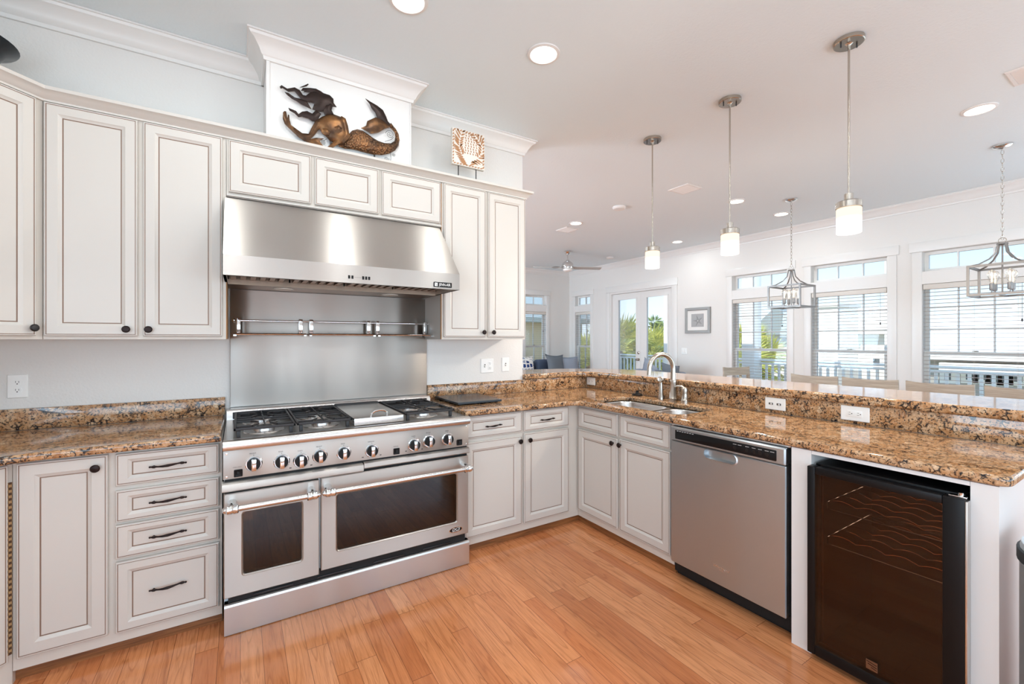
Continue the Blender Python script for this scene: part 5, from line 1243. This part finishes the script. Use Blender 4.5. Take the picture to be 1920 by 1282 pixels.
def palm(x, y, ztop, R, label, seed):
    random.seed(seed); zc = ztop-R*.55
    t = thing('palm_tree', label, 'tree', (x, y, -6.2), 0, 'palms beyond the deck')
    MB().tube([(x, y, -6.2), (x+.1, y, -3), (x, y, zc)], [.22, .17, .14], 8).build('trunk', 'bark', t)
    mb = MB(); c = Vector((x, y, zc))
    for k in range(34):
        az = random.uniform(0, 2*PI); el = random.uniform(-.5, 1.35); d = Vector((math.cos(az)*math.cos(el), math.sin(az)*math.cos(el), math.sin(el)))
        hub = c+d*R*.45; side = d.cross(Vector((0, 0, 1))).normalized(); 
        mb.tube([c, hub], .018, 4)
        for j in range(15):
            a = (j-7)/7*1.25; dd = d*math.cos(a)+side*math.sin(a)+Vector((0, 0, -.12-.15*abs(a)))
            leafquad(mb, hub, dd, R*.62*random.uniform(.85, 1.1), R*.055, d.cross(side))
    mb.build('crown', 'palmleaf', t, smooth=False)
def pine(x, y, ztop, R, H_, label, seed):
    random.seed(seed); t = thing('pine_tree', label, 'tree', (x, y, -6.2), 0, 'pines beyond the palms')
    MB().tube([(x, y, -6.2), (x, y, ztop-.2)], [.2, .05], 8).build('trunk', 'bark', t)
    mb = MB()
    for k in range(26):
        f_ = random.random(); z = ztop-H_*f_; rr = R*(.25+.75*f_)*random.uniform(.4, 1); az = random.uniform(0, 2*PI); c = Vector((x+math.cos(az)*rr, y+math.sin(az)*rr, z))
        mb.tube([(x, y, z-.15), c], [.03, .012], 4)
        for j in range(60):
            d = Vector((random.gauss(0, 1), random.gauss(0, 1), random.gauss(.3, .7))); leafquad(mb, c+d*R*.05, d, R*.28, R*.06)
    mb.build('crown', 'pineleaf', t, smooth=False)
def atree(px, X, py): q = at(px, py, X); return q.x, q.y, q.z
PL = [(1160, 12, 622, 1.5, 'palm with drooping fronds seen through the left french door'), (1180, 17.5, 640, 1.5, 'palm crown low behind the rail in the left french door'), (1222, 14, 636, 1.5, 'palm filling the lower part of the right french door'), (1240, 19.5, 632, 1.4, 'palm at the right side of the right french door glass'), (1098, 12, 648, 1.3, 'palm behind the narrow corner window'), (1107, 10.8, 655, 1.2, 'low palm behind the sill of the corner window'),
      (1396, 17, 628, 1.2, 'palm at the left side of the left dining window'), (1388, 12, 660, 1.1, 'low palm crown behind the railing in the left dining window'), (1435, 13.5, 660, 1.0, 'palm under the neighbour roof in the left dining window'), (1201, 24, 640, 1.6, 'palm between the two french door panes')]
for i, (px, X, py, R, t) in enumerate(PL): x, y, z = atree(px, X, py); palm(x, y, z+.1, R, t, 10+i)
x, y, z = atree(1184, 20, 612); pine(x, y, z, .9, 2.6, 'small pine rising above the palms in the left french door', 41)
x, y, z = atree(1233, 18, 600); pine(x, y, z, 1.2, 2.6, 'taller pine standing above the palms in the right french door', 42)
x, y, z = atree(1393, 26, 626); pine(x, y, z, .9, 2.2, 'dark pine top far away in the left dining window', 43)
def house(name_label, X, pa, pb, pe, zb, depth, mat, roofmat, roofh, wins, ridge='Y', over=.3):
    a, b = at(pa, pe, X), at(pb, pe, X); y0, y1 = b.y, a.y; ze = (a.z+b.z)/2
    h = thing('neighbour_house', name_label, 'house', (X+depth/2, (y0+y1)/2, -6.2), 0, 'houses beyond the deck')
    MB().box(X, X+depth, y0, y1, -6.2, ze).build('house_wall', mat, h)
    mb = MB(); o = over
    if ridge == 'Y': sec = [(X-o, ze), (X+depth/2, ze+roofh), (X+depth+o, ze), (X+depth+o, ze-.15), (X-o, ze-.15)]; mb.loft([[(p_, yy, q_) for p_, q_ in sec] for yy in (y0-o, y1+o)])
    elif ridge == 'X': sec = [(y0-o, ze), ((y0+y1)/2, ze+roofh), (y1+o, ze), (y1+o, ze-.15), (y0-o, ze-.15)]; mb.loft([[(xx, p_, q_) for p_, q_ in sec] for xx in (X-o, X+depth+o)])
    else: mb.box(X-o, X+depth+o, y0-o, y1+o, ze, ze+roofh)
    mb.build('house_roof', roofmat, h)
    f = frX(X, 0, 0)
    for pl, pr, pt, pbm in wins:
        q0, q1 = at(pl, pt, X), at(pr, pbm, X)
        fr_ = MB(); fr_.fbox(f, -q0.y-.12, -q1.y+.12, q1.z-.12, q0.z+.12, 0, .05); w_ = fr_.build('house_window', 'rail', h)
        MB().fbox(f, -q0.y, -q1.y, q1.z, q0.z, .04, .06).build('window_glass', 'housewin', w_)
    return h
house('house with a grey gabled roof seen through the left dining window', 24, 1430, 1500, 622, 0, 6, 'stucco', 'roof', 1.3, [(1462, 1476, 632, 650), (1436, 1446, 638, 654)], 'X', .5)
house('white house with a pale low roof behind the middle dining window', 34, 1540, 1630, 622, 0, 9, 'stucco', 'paleroof', 1.0, [(1575, 1583, 655, 668)], 'Y', .5)
house('tall white house wall at the left side of the middle dining window', 21.5, 1530, 1571, 576, 0, 2, 'stucco', 'paleroof', .15, [], 'flat', .08)
house('white building with a rounded pale roof right of the middle dining window', 25, 1610, 1705, 620, 0, 6, 'stucco', 'paleroof', 1.0, [(1638, 1650, 672, 684)], 'X', .4)
hb = house('long pale house with porch and many windows behind the right window', 20, 1738, 2150, 668, 0, 9, 'greyside', 'paleroof', 1.45, [(1772, 1784, 690, 712), (1812, 1825, 694, 712), (1834, 1850, 694, 712), (1858, 1872, 696, 716), (1880, 1890, 696, 716), (1902, 1918, 698, 716)], 'Y', .5)
q0, q1 = at(1766, 682, 19.6), at(2150, 682, 19.6)
MB().box(19.3, 20, q1.y, q0.y, q0.z-.22, q0.z+.05).build('porch_band', 'stucco', hb)
# tan neighbour beyond the far wall window
h = thing('neighbour_house', 'tan neighbouring house seen through the far wall window blind', 'house', (7.5, 16, -6.2), 0, 'houses beyond the deck')
MB().box(4.5, 13.5, 15.5, 24, -6.2, 2.3).build('house_wall', 'tan', h)
mb = MB(); mb.loft([[(x_, p_, q_) for p_, q_ in ((15.0, 2.3), (19.7, 4.6), (24.5, 2.3), (24.5, 2.1), (15.0, 2.1))] for x_ in (4.0, 14)]); mb.build('house_roof', 'roof', h)
fy = frY(0, 15.5, 0)
for u in (9.2, 11.3):
    w_ = MB().fbox(fy, u-.1, u+1.1, -.6, 1.2, 0, .05).build('house_window', 'rail', h); MB().fbox(fy, u, u+1, -.5, 1.1, .04, .06).build('window_glass', 'housewin', w_)
